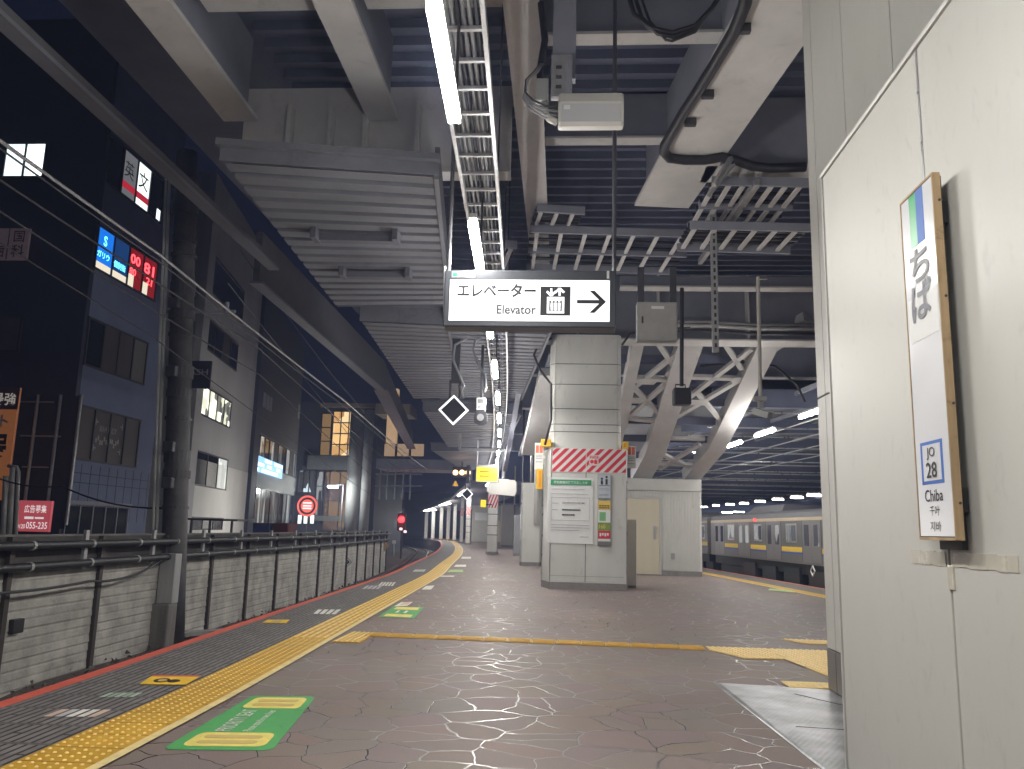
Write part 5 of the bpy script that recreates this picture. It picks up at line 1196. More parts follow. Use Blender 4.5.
# rails of the near track (partly hidden by the platform)
for off, lab in ((-1.10, 'rail of the curving track nearer to the platform'), (-2.17, 'rail of the curving track nearer to the wall')):
    g = MB(); ii = list(range(eidx(6), eidx(120), 3))
    for a, b in zip(ii, ii[1:]): g.bar(epoint(a, off, -1.02), epoint(b, off, -1.02), .065, .14)
    setp(g.build('rail', mat('rail_steel', (.16, .13, .12), .35, metal=.8, var=.2)), lab, 'rail', 'rails of the curving track')
sl_ = MB(); s_ = ES[eidx(8)]
k = 0
while s_ < ES[eidx(110)]:
    sl_.bar(on_curve(s_, -.55, -1.13), on_curve(s_, -2.7, -1.13), .2, .09); s_ += .66; k += 1
o = sl_.build('sleepers', concrete_d); setp(o, kind='stuff')
# little trackside markers
def marker(label, x, yb, yt, Yd, kind):
    b, tp = py(x, yb, Yd), py(x, yt, Yd); t = thing('trackside_marker', label, 'marker', tuple(b)); MB().tube([b, tp], .025, 8).build('post', darkp if kind == 'd' else whitep, t)
    if kind == 'd':
        g = MB(); r = .27
        g.prism([(0, -r), (r, 0), (0, r), (-r, 0)], tp + Vector((0, -.03, 0)), EX, EZ, .02); g.build('black_plate', black_ink, t)
        g = MB()
        for r0, r1 in ((.25, .19), (.10, .02)):
            for k in range(4):
                c = lambda r_, j: Vector((r_ * math.cos(math.pi / 2 * j), 0, r_ * math.sin(math.pi / 2 * j)))
                q = [c(r1, k), c(r1, k + 1), c(r0, k + 1), c(r0, k)]; g.add([tp + Vector((0, -.052, 0)) + v for v in q], [(0, 1, 2, 3)])
        g.build('white_diamond', whitep, t)
    elif kind == 'o':
        g = MB(); g.prism([(0, -.3), (.3, 0), (0, .3), (-.3, 0)], tp + Vector((0, -.03, 0)), EX, EZ, .03); g.build('plate', mat('tan_plate', (.45, .33, .2), .5), t)
    else: MB().cham((tp.x - .12, tp.y - .1, tp.z - .12), (tp.x + .12, tp.y + .1, tp.z + .12), .03).build('lamp_head', whitep, t)
    return t
marker('black and white diamond marker on a short post in front of the wall', 345.5, 580, 562, 34, 'd')
marker('tan diamond plate on a post at the far end of the wall', 384.5, 566, 546, 45, 'o')
marker('small white headed post far down the track, below the red signal', 394, 556, 542, 60, 'w')
for k, (x, y) in enumerate(((310, 595), (372, 567))):
    p = pz(x, y, -1.08); g = MB(); g.cham((p.x - .12, p.y - .1, -1.12), (p.x + .12, p.y + .1, -1.0), .02); setp(g.build('track_fitting', whitep), ('small white fitting on the ballast, nearer one', 'small white fitting on the ballast near the far wall end')[k], 'track fitting')
g = MB(); p = pz(190, 634, -1.05); g.bar(p + Vector((-.4, -.3, 0)), p + Vector((.7, .9, 0)), .3, .08); setp(g.build('concrete_slab', concrete), 'loose concrete slab lying beside the pole footing', 'slab')

# ------------------------------------------------------------------ overhead wires
def wire(pts, label, r=.012, m=None):
    g = MB(); P = []
    for a, b in zip(pts, pts[1:]): P += sag(a, b, .02 * (b - a).length / 8, 8)[:-1]
    P.append(Vector(pts[-1])); g.tube(P, r, 5); return setp(g.build('overhead_wire', m or galv), label, 'wire', 'overhead wires above the left track')
wire([pX(-60, 97, -6.0), pX(160, 255, -6.1), pX(345, 401, -6.6), py(428, 470, 62)], 'brightest overhead wire running from the left frame edge to the far passage', .022, mat('wire_bright', (.40, .40, .42), .4, metal=.5))
wire([pX(-60, 105, -6.05), pX(160, 262, -6.15), pX(345, 407, -6.65), py(428, 474, 62)], 'overhead wire just under the brightest one', .012, darkp)
wire([pX(-60, 140, -6.3), pX(130, 265, -6.4), pX(255, 345, -6.7), py(400, 470, 60)], 'third overhead wire from the top, crossing the lit windows', .014, darkp)
wire([pX(-60, 172, -6.5), pX(130, 295, -6.5), pX(260, 375, -7.0), py(390, 490, 60)], 'fourth overhead wire from the top, passing under the red lit windows', .012, darkp)
wire([pX(-60, 205, -6.7), pX(150, 335, -6.8), py(380, 500, 60)], 'lowest overhead wire, sloping across the blue facade', .010, darkp)
wire([py(228, 283, 18), py(300, 372, 30), py(405, 505, 55)], 'thin wire dropping from the deck edge towards the far passage', .012, darkp)
wire([py(240, 250, 17), py(330, 372, 34), py(420, 475, 60)], 'thin wire alongside the deck edge girder', .012, darkp)

# ------------------------------------------------------------------ buildings across the street
def quad_plane(P, px4):
    q = [P.sz(*p) for p in px4]; s_ = [a for a, _ in q]; z_ = [b for _, b in q]
    return (s_[0] + s_[3]) / 2, (s_[1] + s_[2]) / 2, (z_[2] + z_[3]) / 2, (z_[0] + z_[1]) / 2      # tl tr br bl
def rect_on(P, s0, s1, z0, z1, n0, n1, name, m, par, mb=None):
    q = [P.at(s0, z0, n0), P.at(s0, z0, n1), P.at(s1, z0, n1), P.at(s1, z0, n0), P.at(s0, z1, n0), P.at(s0, z1, n1), P.at(s1, z1, n1), P.at(s1, z1, n0)]
    g = mb or MB(); g.hexa(q)
    return g if mb else g.build(name, m, par)
def window(P, par, rect, panes, mats_, frame=darkp, rows=1, fw=.07, name='window'):
    s0, s1, z0, z1 = rect; g = MB()
    rect_on(P, s0 - fw, s1 + fw, z0 - fw, z0, 0, .07, '', None, None, g); rect_on(P, s0 - fw, s1 + fw, z1, z1 + fw, 0, .07, '', None, None, g)
    for k in range(panes + 1):
        c_ = s0 + (s1 - s0) * k / panes; rect_on(P, c_ - fw / 2, c_ + fw / 2, z0, z1, 0, .065, '', None, None, g)
    for k in range(1, rows): c_ = z0 + (z1 - z0) * k / rows; rect_on(P, s0, s1, c_ - fw / 2, c_ + fw / 2, 0, .06, '', None, None, g)
    w = g.build(name, frame, par)
    for k in range(panes):
        a, b = s0 + (s1 - s0) * k / panes + fw / 2, s0 + (s1 - s0) * (k + 1) / panes - fw / 2
        rect_on(P, a, b, z0, z1, .008, .02, 'pane', mats_[k % len(mats_)], w)
    return w
BF = Plane((-18.0, 28.55, 0), (0, 1, 0))
BL = Plane((-40.0, 28.55, 0), (1, 0, 0))
bb = thing('blue_building', 'dark blue painted building with neon lit upper windows across the street', 'building', (-20, 30, -1.2))
MB().box((-40, 28.55, -1.3), (-18.003, 34.6, 21)).build('wall', night_dark, bb)
rect_on(BF, .25, 6.05, -1.3, 21, -.2, 0.0, 'painted_facade', night_blue, bb)
g = MB()
for z_ in (2.6, 2.95): rect_on(BF, .3, 6.0, z_, z_ + .03, 0, .012, '', None, None, g)
for s_ in np.arange(.9, 6, .62): rect_on(BF, s_, s_ + .02, 1.2, 3.3, 0, .008, '', None, None, g)
g.build('panel_joint', night_dark, bb)
shop = mat('shop_glow', (.02, .02, .02), .2, emit=.015, ecol=(.8, .8, .9))
window(BF, bb, (.25, 4.6, 7.0, 8.72), 4, [glass_d, glass_b, glass_b, mat('pale_blind', (.16, .15, .14), .6, streak=True)])
w = window(BF, bb, (.25, 4.65, 3.5, 5.4), 4, [glass_b, glass_b, glass_b, glass_b])
text('lettering', 'YOUR HAIR', BF.at(2.35, 4.62, .022), BF.D, EZ, .24, mat('window_print', (.35, .33, .32), .5), w, 'CENTER', width=1.25, mirror=True)
g = MB()
for k in range(12): rect_on(BF, 1.55 + .14 * k, 1.65 + .14 * k, 4.18 + .10 * math.sin(k * 1.9), 4.36 + .10 * math.sin(k * 1.9), .021, .024, '', None, None, g)
for (s_, z_) in ((1.45, 4.95), (3.2, 4.95), (1.45, 3.95), (3.2, 3.95)): rect_on(BF, s_, s_ + .18, z_, z_ + .05, .021, .024, '', None, None, g); rect_on(BF, s_ + (.0 if s_ < 2 else .13), s_ + (.05 if s_ < 2 else .18), z_ - .1, z_ + .15, .021, .0245, '', None, None, g)
g.build('window_ornament', mat('window_print', (.3, .3, .3)), w)
neon_b = mat('neon_blue_panel', (.01, .05, .25), .3, var=.0, emit=.55, ecol=(.01, .20, .85)); neon_bd = mat('blue_panel_dim', (.01, .05, .2), .3, var=0, emit=.14, ecol=(.03, .16, .55))
neon_c = mat('neon_cyan', (.1, .6, .9), .3, var=0, emit=2.2, ecol=(.12, .62, 1.0)); neon_rd = mat('neon_red_dim', (.2, .01, .01), .3, var=0, emit=.22, ecol=(.5, .02, .03)); neon_r = mat('neon_red', (.9, .05, .05), .3, var=0, emit=2.6, ecol=(1.0, .05, .06))
room = lit_window('lit_room', [(.55, .50, .40), (.06, .05, .04), (.30, .27, .22), (.02, .02, .02)], 1.2, (1.5, 1.5, 1.3))
w = window(BF, bb, (.15, 4.75, 10.72, 12.33), 4, [neon_b, neon_bd, neon_rd, neon_rd], rows=1)
for k in range(4):
    a = .15 + 1.15 * k + .06; 
    rect_on(BF, a, a + (1.03 if k < 2 else .45), 10.74, 10.74 + (.26 if k < 2 else .5), .021, .03, 'lit_room_strip', mat('room_glow', (.4, .35, .3), .5, var=0, emit=.55, ecol=(.9, .8, .62)), w)
text('lettering', 'S', BF.at(.72, 11.72, .022), BF.D, EZ, .40, neon_c, w, 'CENTER', bold=.02)
text('lettering', 'ガリウ', BF.at(.68, 11.2, .022), BF.D, EZ, .26, neon_c, w, 'CENTER', width=.85, bold=.02)
text('lettering', '個別指', BF.at(1.86, 11.15, .022), BF.D, EZ, .28, neon_c, w, 'CENTER', width=.85, bold=.01)
text('lettering', '00', BF.at(2.98, 11.72, .022), BF.D, EZ, .40, neon_r, w, 'CENTER', width=.75, bold=.02); text('lettering', '80', BF.at(2.85, 11.25, .022), BF.D, EZ, .28, neon_r, w, 'CENTER', width=.5, bold=.02)
text('lettering', '81', BF.at(4.1, 11.65, .022), BF.D, EZ, .46, neon_r, w, 'CENTER', width=.85, bold=.02); text('lettering', '21', BF.at(4.2, 11.22, .022), BF.D, EZ, .30, neon_r, w, 'CENTER', width=.5, bold=.02)
lit_c = mat('lit_white_pane', (.5, .5, .5), .3, var=.0, emit=.9, ecol=(.82, .92, .88)); lit_d = mat('lit_grey_pane', (.2, .2, .2), .3, emit=.12, ecol=(.6, .62, .66))
w = window(BF, bb, (.2, 4.55, 14.2, 16.05), 4, [glass_d, lit_d, lit_c, glass_d])
for k in (1, 2): rect_on(BF, .2 + 1.09 * k + .05, .2 + 1.09 * (k + 1) - .05, 14.5, 14.78, .022, .03, 'red_band', mat('lit_red', (.4, .02, .03), .4, var=0, emit=.35, ecol=(.7, .03, .06)), w)
text('lettering', '文', BF.at(2.92, 15.0, .024), BF.D, EZ, .75, black_ink, w, 'CENTER', bold=.01); text('lettering', '英', BF.at(1.8, 15.0, .024), BF.D, EZ, .7, black_ink, w, 'CENTER')
rect_on(BF, 4.2, 4.5, 14.15, 14.7, .022, .03, 'lit_strip', lit_c, w)
rect_on(BF, .2, 4.4, .75, 1.75, .0, .02, 'shop_window', glass_d, bb); g = MB()
for s_ in np.arange(.2, 4.6, .85): rect_on(BF, s_, s_ + .06, .7, 1.8, 0, .05, '', None, None, g)
rect_on(BF, .15, 4.6, 1.8, 1.95, 0, .1, '', None, None, g); g.build('shop_frame', steel_m, bb)
def rl(px4): return quad_plane(BL, px4)
r = rl(((5, 146), (48, 143), (43, 175), (5, 178))); w = window(BL, bb, r, 2, [lit_window('lit_office', [(.75, .85, .85), (.85, .92, .92), (.55, .65, .66), (.8, .9, .9)], 1.25, (.9, .9, .9))])
r = rl(((-4, 318), (22, 318), (19, 350), (-4, 351))); window(BL, bb, r, 1, [mat('dim_blind', (.10, .10, .11), .6)])
g = MB()
for x in (27, 50, 71):
    a, b = BL.sz(x - 3, 525), BL.sz(x + 8, 395); g.add([], []); g.tube([BL.at(a[0], a[1], .12), BL.at(a[0], b[1], .12)], .06, 8)
g.build('glazing_post', galv, bb)
g = MB()
for (x0_, x1_, y_) in ((20, 55, 402), (22, 62, 436), (24, 50, 467)):
    a, b = BL.sz(x0_, y_), BL.sz(x1_, y_ + 3); g.bar(BL.at(a[0], a[1], .10), BL.at(b[0], a[1], .10), .05, .05)
g.build('glazing_bar', galv, bb)
r = rl(((20, 392), (84, 400), (60, 528), (16, 528))); rect_on(BL, r[0], r[1], r[2], r[3], 0, .03, 'glazed_entrance', night_dark, bb)
def board(P, px4, name, label, m, n=.18, cat='sign'):
    r = quad_plane(P, px4); o = P.at((r[0] + r[1]) / 2, r[2], n); t = thing(name, label, cat, tuple(o))
    rect_on(P, r[0], r[1], r[2], r[3], n, n + .1, 'panel', m, t); return t, r
t, r = board(BL, ((-6, 232), (35, 230), (31, 261), (-6, 263)), 'clinic_sign', 'dim pinkish dental clinic sign on the dark building at the left frame edge', mat('sign_dim_pink', (.42, .34, .36), .6, emit=.02, ecol=(.6, .4, .45)))
ink = mat('maroon_ink', (.10, .02, .05), .6); wv = (r[1] - r[0]); hv = r[3] - r[2]
rect_on(BL, r[0] + wv * .48, r[0] + wv * .50, r[2], r[3], .281, .30, 'divider', darkp, t)
text('lettering', '国', BL.at(r[0] + wv * .75, r[2] + hv * .56, .285), BL.D, EZ, hv * .36, ink, t, 'CENTER', bold=.01); text('lettering', '科', BL.at(r[0] + wv * .75, r[2] + hv * .08, .285), BL.D, EZ, hv * .40, ink, t, 'CENTER', bold=.015)
text('lettering', '歯', BL.at(r[0] + wv * .27, r[2] + hv * .08, .285), BL.D, EZ, hv * .38, ink, t, 'CENTER', bold=.015)
SB = Plane((-40, 26.5, 0), (1, 0, 0))
t, r = board(SB, ((-30, 386), (22, 391), (14, 500), (-36, 500)), 'bar_sign', 'tall orange sign with heavy dark characters at the left frame edge', mat('sign_orange', (.42, .15, .06), .5, var=.1, emit=.10, ecol=(.7, .25, .08)))
wv = r[1] - r[0]; hv = r[3] - r[2]
rect_on(SB, r[0], r[1] + .02, r[3] - hv * .20, r[3], .29, .31, 'top_field', mat('sign_top_dark', (.16, .05, .06), .5), t)
text('lettering', '最強', SB.at(r[1] - wv * .03, r[3] - hv * .165, .312), SB.D, EZ, hv * .115, mat('sign_cream', (.75, .68, .62), .5, emit=.15), t, 'RIGHT', width=wv * .47, bold=.02)
text('lettering', 'ト', SB.at(r[1] - wv * .14, r[3] - hv * .36, .285), SB.D, EZ, hv * .11, paper, t, 'RIGHT', bold=.03)
text('lettering', '屋', SB.at(r[1] - wv * .10, r[3] - hv * .74, .285), SB.D, EZ, hv * .32, black_ink, t, 'RIGHT', width=wv * .40, bold=.025)
RBp = Plane((-40, 22.0, 0), (1, 0, 0))
t, r = board(RBp, ((25, 500), (58, 502), (54.5, 532), (21, 531)), 'advert_board', 'red advertising board with white characters and a phone number above the wall', mat('board_red', (.40, .035, .05), .5, var=.08, emit=.24, ecol=(.7, .12, .15)), cat='advert board')
lit_paper = mat('lit_print', (.8, .78, .78), .5, var=0, emit=.32, ecol=(1, .92, .92))
wv = r[1] - r[0]; hv = r[3] - r[2]
text('lettering', '広告募集', RBp.at(r[0] + wv * .55, r[2] + hv * .60, .285), RBp.D, EZ, hv * .26, lit_paper, t, 'CENTER', width=wv * .66, bold=.012)
rect_on(RBp, r[0] + wv * .25, r[0] + wv * .52, r[2] + hv * .40, r[2] + hv * .48, .281, .285, 'white_print', lit_paper, t); rect_on(RBp, r[0] + wv * .56, r[0] + wv * .82, r[2] + hv * .41, r[2] + hv * .47, .281, .285, 'white_print', lit_paper, t)
text('lettering', '0120', RBp.at(r[0] + wv * .06, r[2] + hv * .09, .285), RBp.D, EZ, hv * .14, lit_paper, t, 'LEFT', width=wv * .24, bold=.012); text('lettering', '055-235', RBp.at(r[0] + wv * .33, r[2] + hv * .09, .285), RBp.D, EZ, hv * .22, lit_paper, t, 'LEFT', width=wv * .62, bold=.014)
t = thing('pipe_cluster', 'cluster of pale vertical pipes with a bent top beside the orange sign', 'pipes', tuple(py(12, 530, 20)))
for k, x in enumerate((4, 10.5, 17.0)):
    b_, tp = py(x - 1.5, 540, 20 + k * .1), py(x + 2, 468 if k else 476, 20 + k * .1); P = [b_, tp] if k < 2 else [b_, tp - Vector((0, 0, .1)), tp + Vector((-.06, 0, .02)), tp + Vector((-.3, 0, .05))]
    MB().tube(P, .065 if k < 2 else .045, 8).build('pipe', mat('pale_pipe', (.42, .41, .39), .5, var=.15), t, smooth=True)
g = MB(); g.tube(sag(py(-5, 477, 19), py(62, 486, 19), .1) + sag(py(62, 486, 19), py(165, 508, 17), .15)[1:], .02, 6); setp(g.build('slack_cable', blackp), 'black slack cable hanging across the pale pipes and the red board', 'cable')

GP = Plane((-18.6, 39.0, 0), (-.152, .988))
gbd = thing('grey_building', 'grey tiled office building with a few lit windows behind the pole', 'building', (-19, 40, -1.2))
Lg = GP.sz(246, 495)[0]; s0g = GP.sz(186, 500)[0]
q = MB(); o_ = GP
rect_on(GP, s0g, Lg, 4.5, 19.5, -10, 0, 'wall', grey_tile, gbd); rect_on(GP, s0g, Lg, -1.3, 4.497, -10, .02, 'lower_wall', pale_wall, gbd)
def gw(px4, panes, ms, rows=1): return window(GP, gbd, quad_plane(GP, px4), panes, ms, rows=rows)
warm = lit_window('lit_office_warm', [(.85, .9, .7), (.10, .10, .08), (.45, .45, .34), (.75, .8, .62), (.05, .05, .05)], 1.2, (1.6, 1.6, 1.9))
gw(((201, 388), (231, 401), (229, 425), (199, 415)), 4, [warm]); 
gw(((196, 451), (227, 461), (225, 489), (193, 484)), 3, [glass_d, glass_d, lit_window('lit_blind', [(.7, .72, .66), (.45, .46, .44)], .8, (2, 2, .4))])
gw(((207, 320), (238, 345), (235, 369), (204, 347)), 4, [glass_d, glass_d, glass_b])
gw(((214, 258), (244, 292), (241, 320), (210, 292)), 1, [glass_d]); 
gw(((190, 517), (222, 520), (221, 529), (190, 528)), 3, [shop, glass_d])
g = MB(); rect_on(GP, Lg - .0, Lg + 1.6, -1.3, 17, -1, .25, '', None, None, g); g.build('dark_pier', night_dark, gbd)
for x_ in (203, ): 
    a = GP.sz(203, 300)[0]; rect_on(GP, a - .8, a + .3, -1.3, 19, .0, .35, 'corner_pier', grey_tile, gbd)
Pn = Plane((0, 36.5, 0), (1, 0, 0))
t, r = board(Pn, ((187.5, 362), (212, 360.5), (211, 387), (186, 390)), 'salon_sign', 'dark square projecting salon sign reading ASH beside the pole', mat('sign_navy', (.035, .035, .06), .5), n=0)
text('lettering', 'ASH', Pn.at((r[0] + r[1]) / 2, r[2] + (r[3] - r[2]) * .48, .105), Pn.D, EZ, .28, mat('dim_grey_print', (.45, .45, .50), .5), t, 'CENTER', width=(r[1] - r[0]) * .78, bold=.01)
TPn = Plane((-21.2, 55, 0), (-.152, .988))
tb_ = thing('shop_building', 'dark building with a tall glazed lower front and a blue lit sign', 'building', (-22, 58, -1.2))
s0, s1 = TPn.sz(254, 500)[0], TPn.sz(294, 500)[0]
rect_on(TPn, s0 - 1.5, s1, 7.5, 17, -10, 0, 'upper_wall', mat('charcoal_wall', (.07, .07, .075), .7, var=.15, scale=.4), tb_); rect_on(TPn, s0, s1, -1.3, 7.497, -10, -.02, 'lower_wall', mat('grey_front', (.22, .22, .22), .6), tb_)
gls = lit_window('shop_glass', [(.20, .21, .20), (.05, .05, .05), (.12, .12, .11), (.35, .36, .34), (.03, .03, .03)], .5, (1.3, 1.3, .4))
window(TPn, tb_, (s0 + .3, s1 - .3, TPn.sz(275, 470)[1], 7.3), 9, [gls, glass_d, gls, glass_b]); window(TPn, tb_, (s0 + .3, s1 - .3, .2, TPn.sz(275, 492)[1]), 9, [gls, gls, glass_d])
t, r = board(TPn, ((254, 456), (280, 464), (280, 478), (253, 472)), 'backlit_sign', 'blue and white backlit sign on the glazed front of the dark building', mat('sign_backlit_blue', (.3, .5, .8), .4, var=0, emit=.75, ecol=(.30, .60, 1.0)), n=.1)
g = MB(); wv, hv = r[1] - r[0], r[3] - r[2]; rnd = random.Random(5)
for i in range(11):
    for j in range(3):
        if rnd.random() < .75: rect_on(TPn, r[0] + wv * (i + .1) / 11, r[0] + wv * (i + .85) / 11, r[2] + hv * (j + .15) / 3, r[2] + hv * (j + .8) / 3, .201, .206, '', None, None, g)
g.build('white_print', mat('sign_lit_white', (.8, .9, 1), .4, var=0, emit=1.2, ecol=(.8, .92, 1)), t)
rect_on(TPn, s1 - 1.2, s1 - .5, 10.4, 11.6, 0, .04, 'small_window', mat('dim_window', (.2, .2, .2), .5, emit=.05), tb_)
g = MB(); a = TPn.sz(262, 400)
for k in range(4): rect_on(TPn, a[0] - 1 + k * 1.1, a[0] - .3 + k * 1.1, a[1] - .4, a[1] + .6, 0, .1, '', None, None, g)
g.build('vent_louvre', steel_m, tb_)
# station house with amber glazing, seen head on
FP = Plane((0, 75, 0), (1, 0, 0))
sh = thing('station_house', 'far station building with an amber lit glazed corner and grey storeys', 'building', (-20, 78, -1.2))
def fr_(px4): return quad_plane(FP, px4)
dark2 = mat('slate_wall', (.075, .08, .10), .7, var=.2, scale=.3)
r = fr_(((293, 402), (376, 402), (376, 532), (293, 532))); rect_on(FP, r[0], r[1], -1.3, r[3], -12, 0, 'wall', dark2, sh) if False else MB().box((r[0], 75.02, -1.3), (r[1], 88, r[3])).build('wall', dark2, sh)
amber = lit_window('amber_hall', [(1.0, .62, .25), (.65, .36, .13), (.9, .55, .22), (.45, .24, .08), (1.0, .75, .40)], .62, (.7, .7, 1.0))
def wplane(px4, panes, rows, ms, fw=.10): return window(FP, sh, fr_(px4), panes, ms, rows=rows, fw=fw)
wplane(((334, 410), (358, 414), (355, 456), (331, 455)), 3, 4, [amber]); wplane(((322, 414), (332, 414), (330, 455), (320, 455)), 1, 3, [mat('amber_dim', (.1, .08, .05), .2, emit=.12, ecol=(1, .6, .25))])
r = fr_(((310, 456), (357, 457), (356, 470), (310, 470))); rect_on(FP, r[0], r[1], r[2], r[3], 0, .8, 'balcony_band', mat('band_grey', (.20, .20, .20), .6), sh)
wplane(((317, 472), (330, 472), (328, 515), (315, 515)), 2, 3, [gls, glass_d]); wplane(((292, 470), (316, 472), (314, 492), (292, 492)), 4, 1, [lit_window('cold_hall', [(.45, .55, .6), (.04, .04, .05), (.1, .12, .13), (.03, .03, .03)], .9, (1.2, 1.2, .5))])
r = fr_(((326, 472), (356, 472), (352, 530), (322, 530))); w = window(FP, sh, r, 2, [lit_window('amber_stair', [(.22, .14, .08), (.08, .05, .03), (.12, .08, .06)], .6, (.5, .5, .5))], rows=2, fw=.1)
r = fr_(((300, 516), (352, 516), (352, 521), (300, 521))); rect_on(FP, r[0], r[1], r[2], r[3], 0, .5, 'ledge', mat('band_grey', (.2, .2, .2)), sh)
r = fr_(((322, 404), (376, 404), (376, 408), (322, 408))); rect_on(FP, r[0], r[1], r[2], r[3], 0, .6, 'roof_edge', mat('roof_edge_warm', (.30, .25, .2), .6), sh)
for x, xt, w_, lab in ((351, 358, .62, 'thick pale round column in front of the amber glazing'), (363.5, 366, .42, 'second pale round column, right of the thick one')):
    a, b = py(x, 528, 72), py(xt, 410, 72); g = MB(); g.tube([(a.x, 72, -1.3), (a.x, 72, b.z)], w_, 18); setp(g.build('round_column', mat('column_pale', (.33, .33, .33), .6, var=.1), smooth=True), lab, 'column')
t = thing('entrance_lamp', 'lit lamp on a slim post in front of the amber station building', 'street lamp', tuple(py(334, 530, 70)))
c_ = py(333, 488, 70); MB().tube([(c_.x + .9, 70, -1.3), (c_.x + .9, 70, c_.z + .3), (c_.x + .2, 70, c_.z + .25)], .06, 8).build('post', steel_m, t); MB().cham((c_.x - .45, 69.85, c_.z), (c_.x + .45, 70.15, c_.z + .22), .05).build('lamp_head', mat('street_lamp_glow', (1, 1, 1), .3, var=0, emit=5, ecol=(.95, 1, .95)), t)
ld = bpy.data.lights.new('street_light', 'POINT'); ld.energy = 420; ld.color = (.95, 1, .95); ld.shadow_soft_size = .3; lo = bpy.data.objects.new('street_light', ld); COL.objects.link(lo); lo.parent = t; lo.location = Vector((c_.x, 69.4, c_.z - .4)) - t.location
# round red sign and vending boards by the street
t = thing('round_sign', 'round red ringed lit sign on a post with three white panels below', 'sign', tuple(py(306, 520, 52)))
c_ = py(307.5, 506, 52); r0 = 10.5 / F * 52
MB().prism([(r0 * math.cos(2 * math.pi * k / 28), r0 * math.sin(2 * math.pi * k / 28)) for k in range(28)], c_, EX, EZ, .06).build('disc', mat('disc_dark', (.05, .02, .02), .5), t)
g = MB()
for (ra_, rb2, yo) in ((1.0, .82, -.064), (.62, 0.0, -.064)):
    for k in range(28):
        a0_, a1_ = 2 * math.pi * k / 28, 2 * math.pi * (k + 1) / 28; c2_ = lambda r_, a: c_ + Vector((r_ * r0 * math.cos(a), yo, r_ * r0 * math.sin(a))); g.add([c2_(rb2, a0_), c2_(rb2, a1_), c2_(ra_, a1_), c2_(ra_, a0_)], [(0, 1, 2, 3)] if rb2 else [(1, 2, 3)])
g.build('red_ring', mat('ring_red_lit', (.8, .1, .08), .4, var=0, emit=.45, ecol=(1, .16, .13)), t)
g = MB()
for v in (.22, -.06, -.3): g.box((c_.x - .42 * r0, c_.y - .075, c_.z + v * r0), (c_.x + .42 * r0, c_.y - .066, c_.z + (v + .14) * r0))
g.build('white_print', mat('ring_white_lit', (.9, .8, .8), .4, var=0, emit=.5, ecol=(1, .8, .78)), t)
for k, x in enumerate((299.5, 305.5, 312)):
    a, b = py(x - 2, 523.5, 52), py(x + 2, 515, 52); MB().box((a.x, 52, a.z), (b.x, 52.06, b.z)).build('white_panel', mat('panel_lit', (.8, .85, .85), .4, var=0, emit=.6, ecol=(.85, .95, .95)), t)
MB().tube([(c_.x, 52.1, -1.3), (c_.x, 52.1, c_.z)], .09, 8).build('post', darkp, t)
ld = bpy.data.lights.new('facade_fill', 'POINT'); ld.energy = 230; ld.color = (1, .95, .9); ld.shadow_soft_size = .5; lo = bpy.data.objects.new('facade_fill', ld); COL.objects.link(lo); lo.parent = t; lo.location = Vector((c_.x + 1.2, 47.0, c_.z - .6)) - t.location  # added fill lamp in open air ahead of the sign, brightens the grey facade
for k, (xa, xb, m, lab) in enumerate(((252, 270, mat('tarp_blue', (.04, .06, .18), .6), 'dark blue covered crate behind the wall pipes'), (272, 289, mat('tarp_red', (.12, .02, .02), .6), 'dark red covered crate behind the wall pipes'))):
    a, b = py(xa, 534, 36), py(xb, 523, 36); setp(MB().cham((a.x, 36, a.z - .3), (b.x, 37.2, b.z), .06).build('covered_crate', m), lab, 'crate')
g = MB(); a, b = py(186, 531, 24), py(231, 519, 24); g.box((a.x, 24, b.z - .06), (b.x + .2, 25.5, b.z)); 
t = thing('bicycle_shelter', 'small dark flat roofed shelter just behind the wall right of the pole', 'shelter', (a.x, 24, 0)); g.build('roof', darkp, t)
for x in (a.x + .1, (a.x + b.x) / 2, b.x): MB().tube([(x, 24.1, -1.3), (x, 24.1, b.z - .06)], .04, 8).build('post', darkp, t)
# crossing passage over the tracks with warm lit panels
ps_ = thing('crossing_passage', 'enclosed overhead passage crossing the tracks with warm lit panels', 'passage', (-14, 64, 6))
for k, (xa, xb) in enumerate(((384, 395), (397, 409), (411, 424))):
    a, b = py(xa, 456, 62), py(xb, 444, 62); MB().box((a.x, 62, a.z), (b.x, 62.1, b.z)).build('lit_panel', mat('warm_panel', (.45, .32, .2), .5, emit=.16, ecol=(.9, .6, .35)), ps_)
a, b = py(376, 459, 62), py(440, 457, 62); MB().box((a.x, 62.15, a.z - .7), (b.x + 1, 66, a.z + .05)).build('floor_beam', steel_m, ps_)
a, b = py(384, 442, 62), py(398, 400, 62); MB().box((a.x, 62.6, a.z), (a.x + .75, 63.3, b.z + 1)).build('lit_post', mat('warm_post', (.45, .33, .22), .5, emit=.22, ecol=(1, .65, .35)), ps_)
a, b = py(372, 412, 62), py(408, 402, 62); MB().box((a.x, 63, a.z), (b.x, 66, b.z)).build('roof_beam', mat('roof_edge_warm', (.3, .25, .2)), ps_)
g = MB()
for x in (381, 388, 396, 404, 411): p = py(x, 470, 61); g.tube([p + Vector((0, 0, 0)), p + Vector((0, 0, -2.2))], .06, 6)
for z_ in (-.3, -1.2): p, q = py(376, 470, 61), py(422, 470, 61); g.tube([p + Vector((0, 0, z_)), q + Vector((0, 0, z_))], .07, 6)
g.build('pipework', steel_m, ps_)
setp(MB().box((-60, 112, -1.3), (-6.5, 113, 6)).build('far_building', mat('far_dark_wall', (.06, .06, .065))), 'low black building mass closing the far left view', 'building')
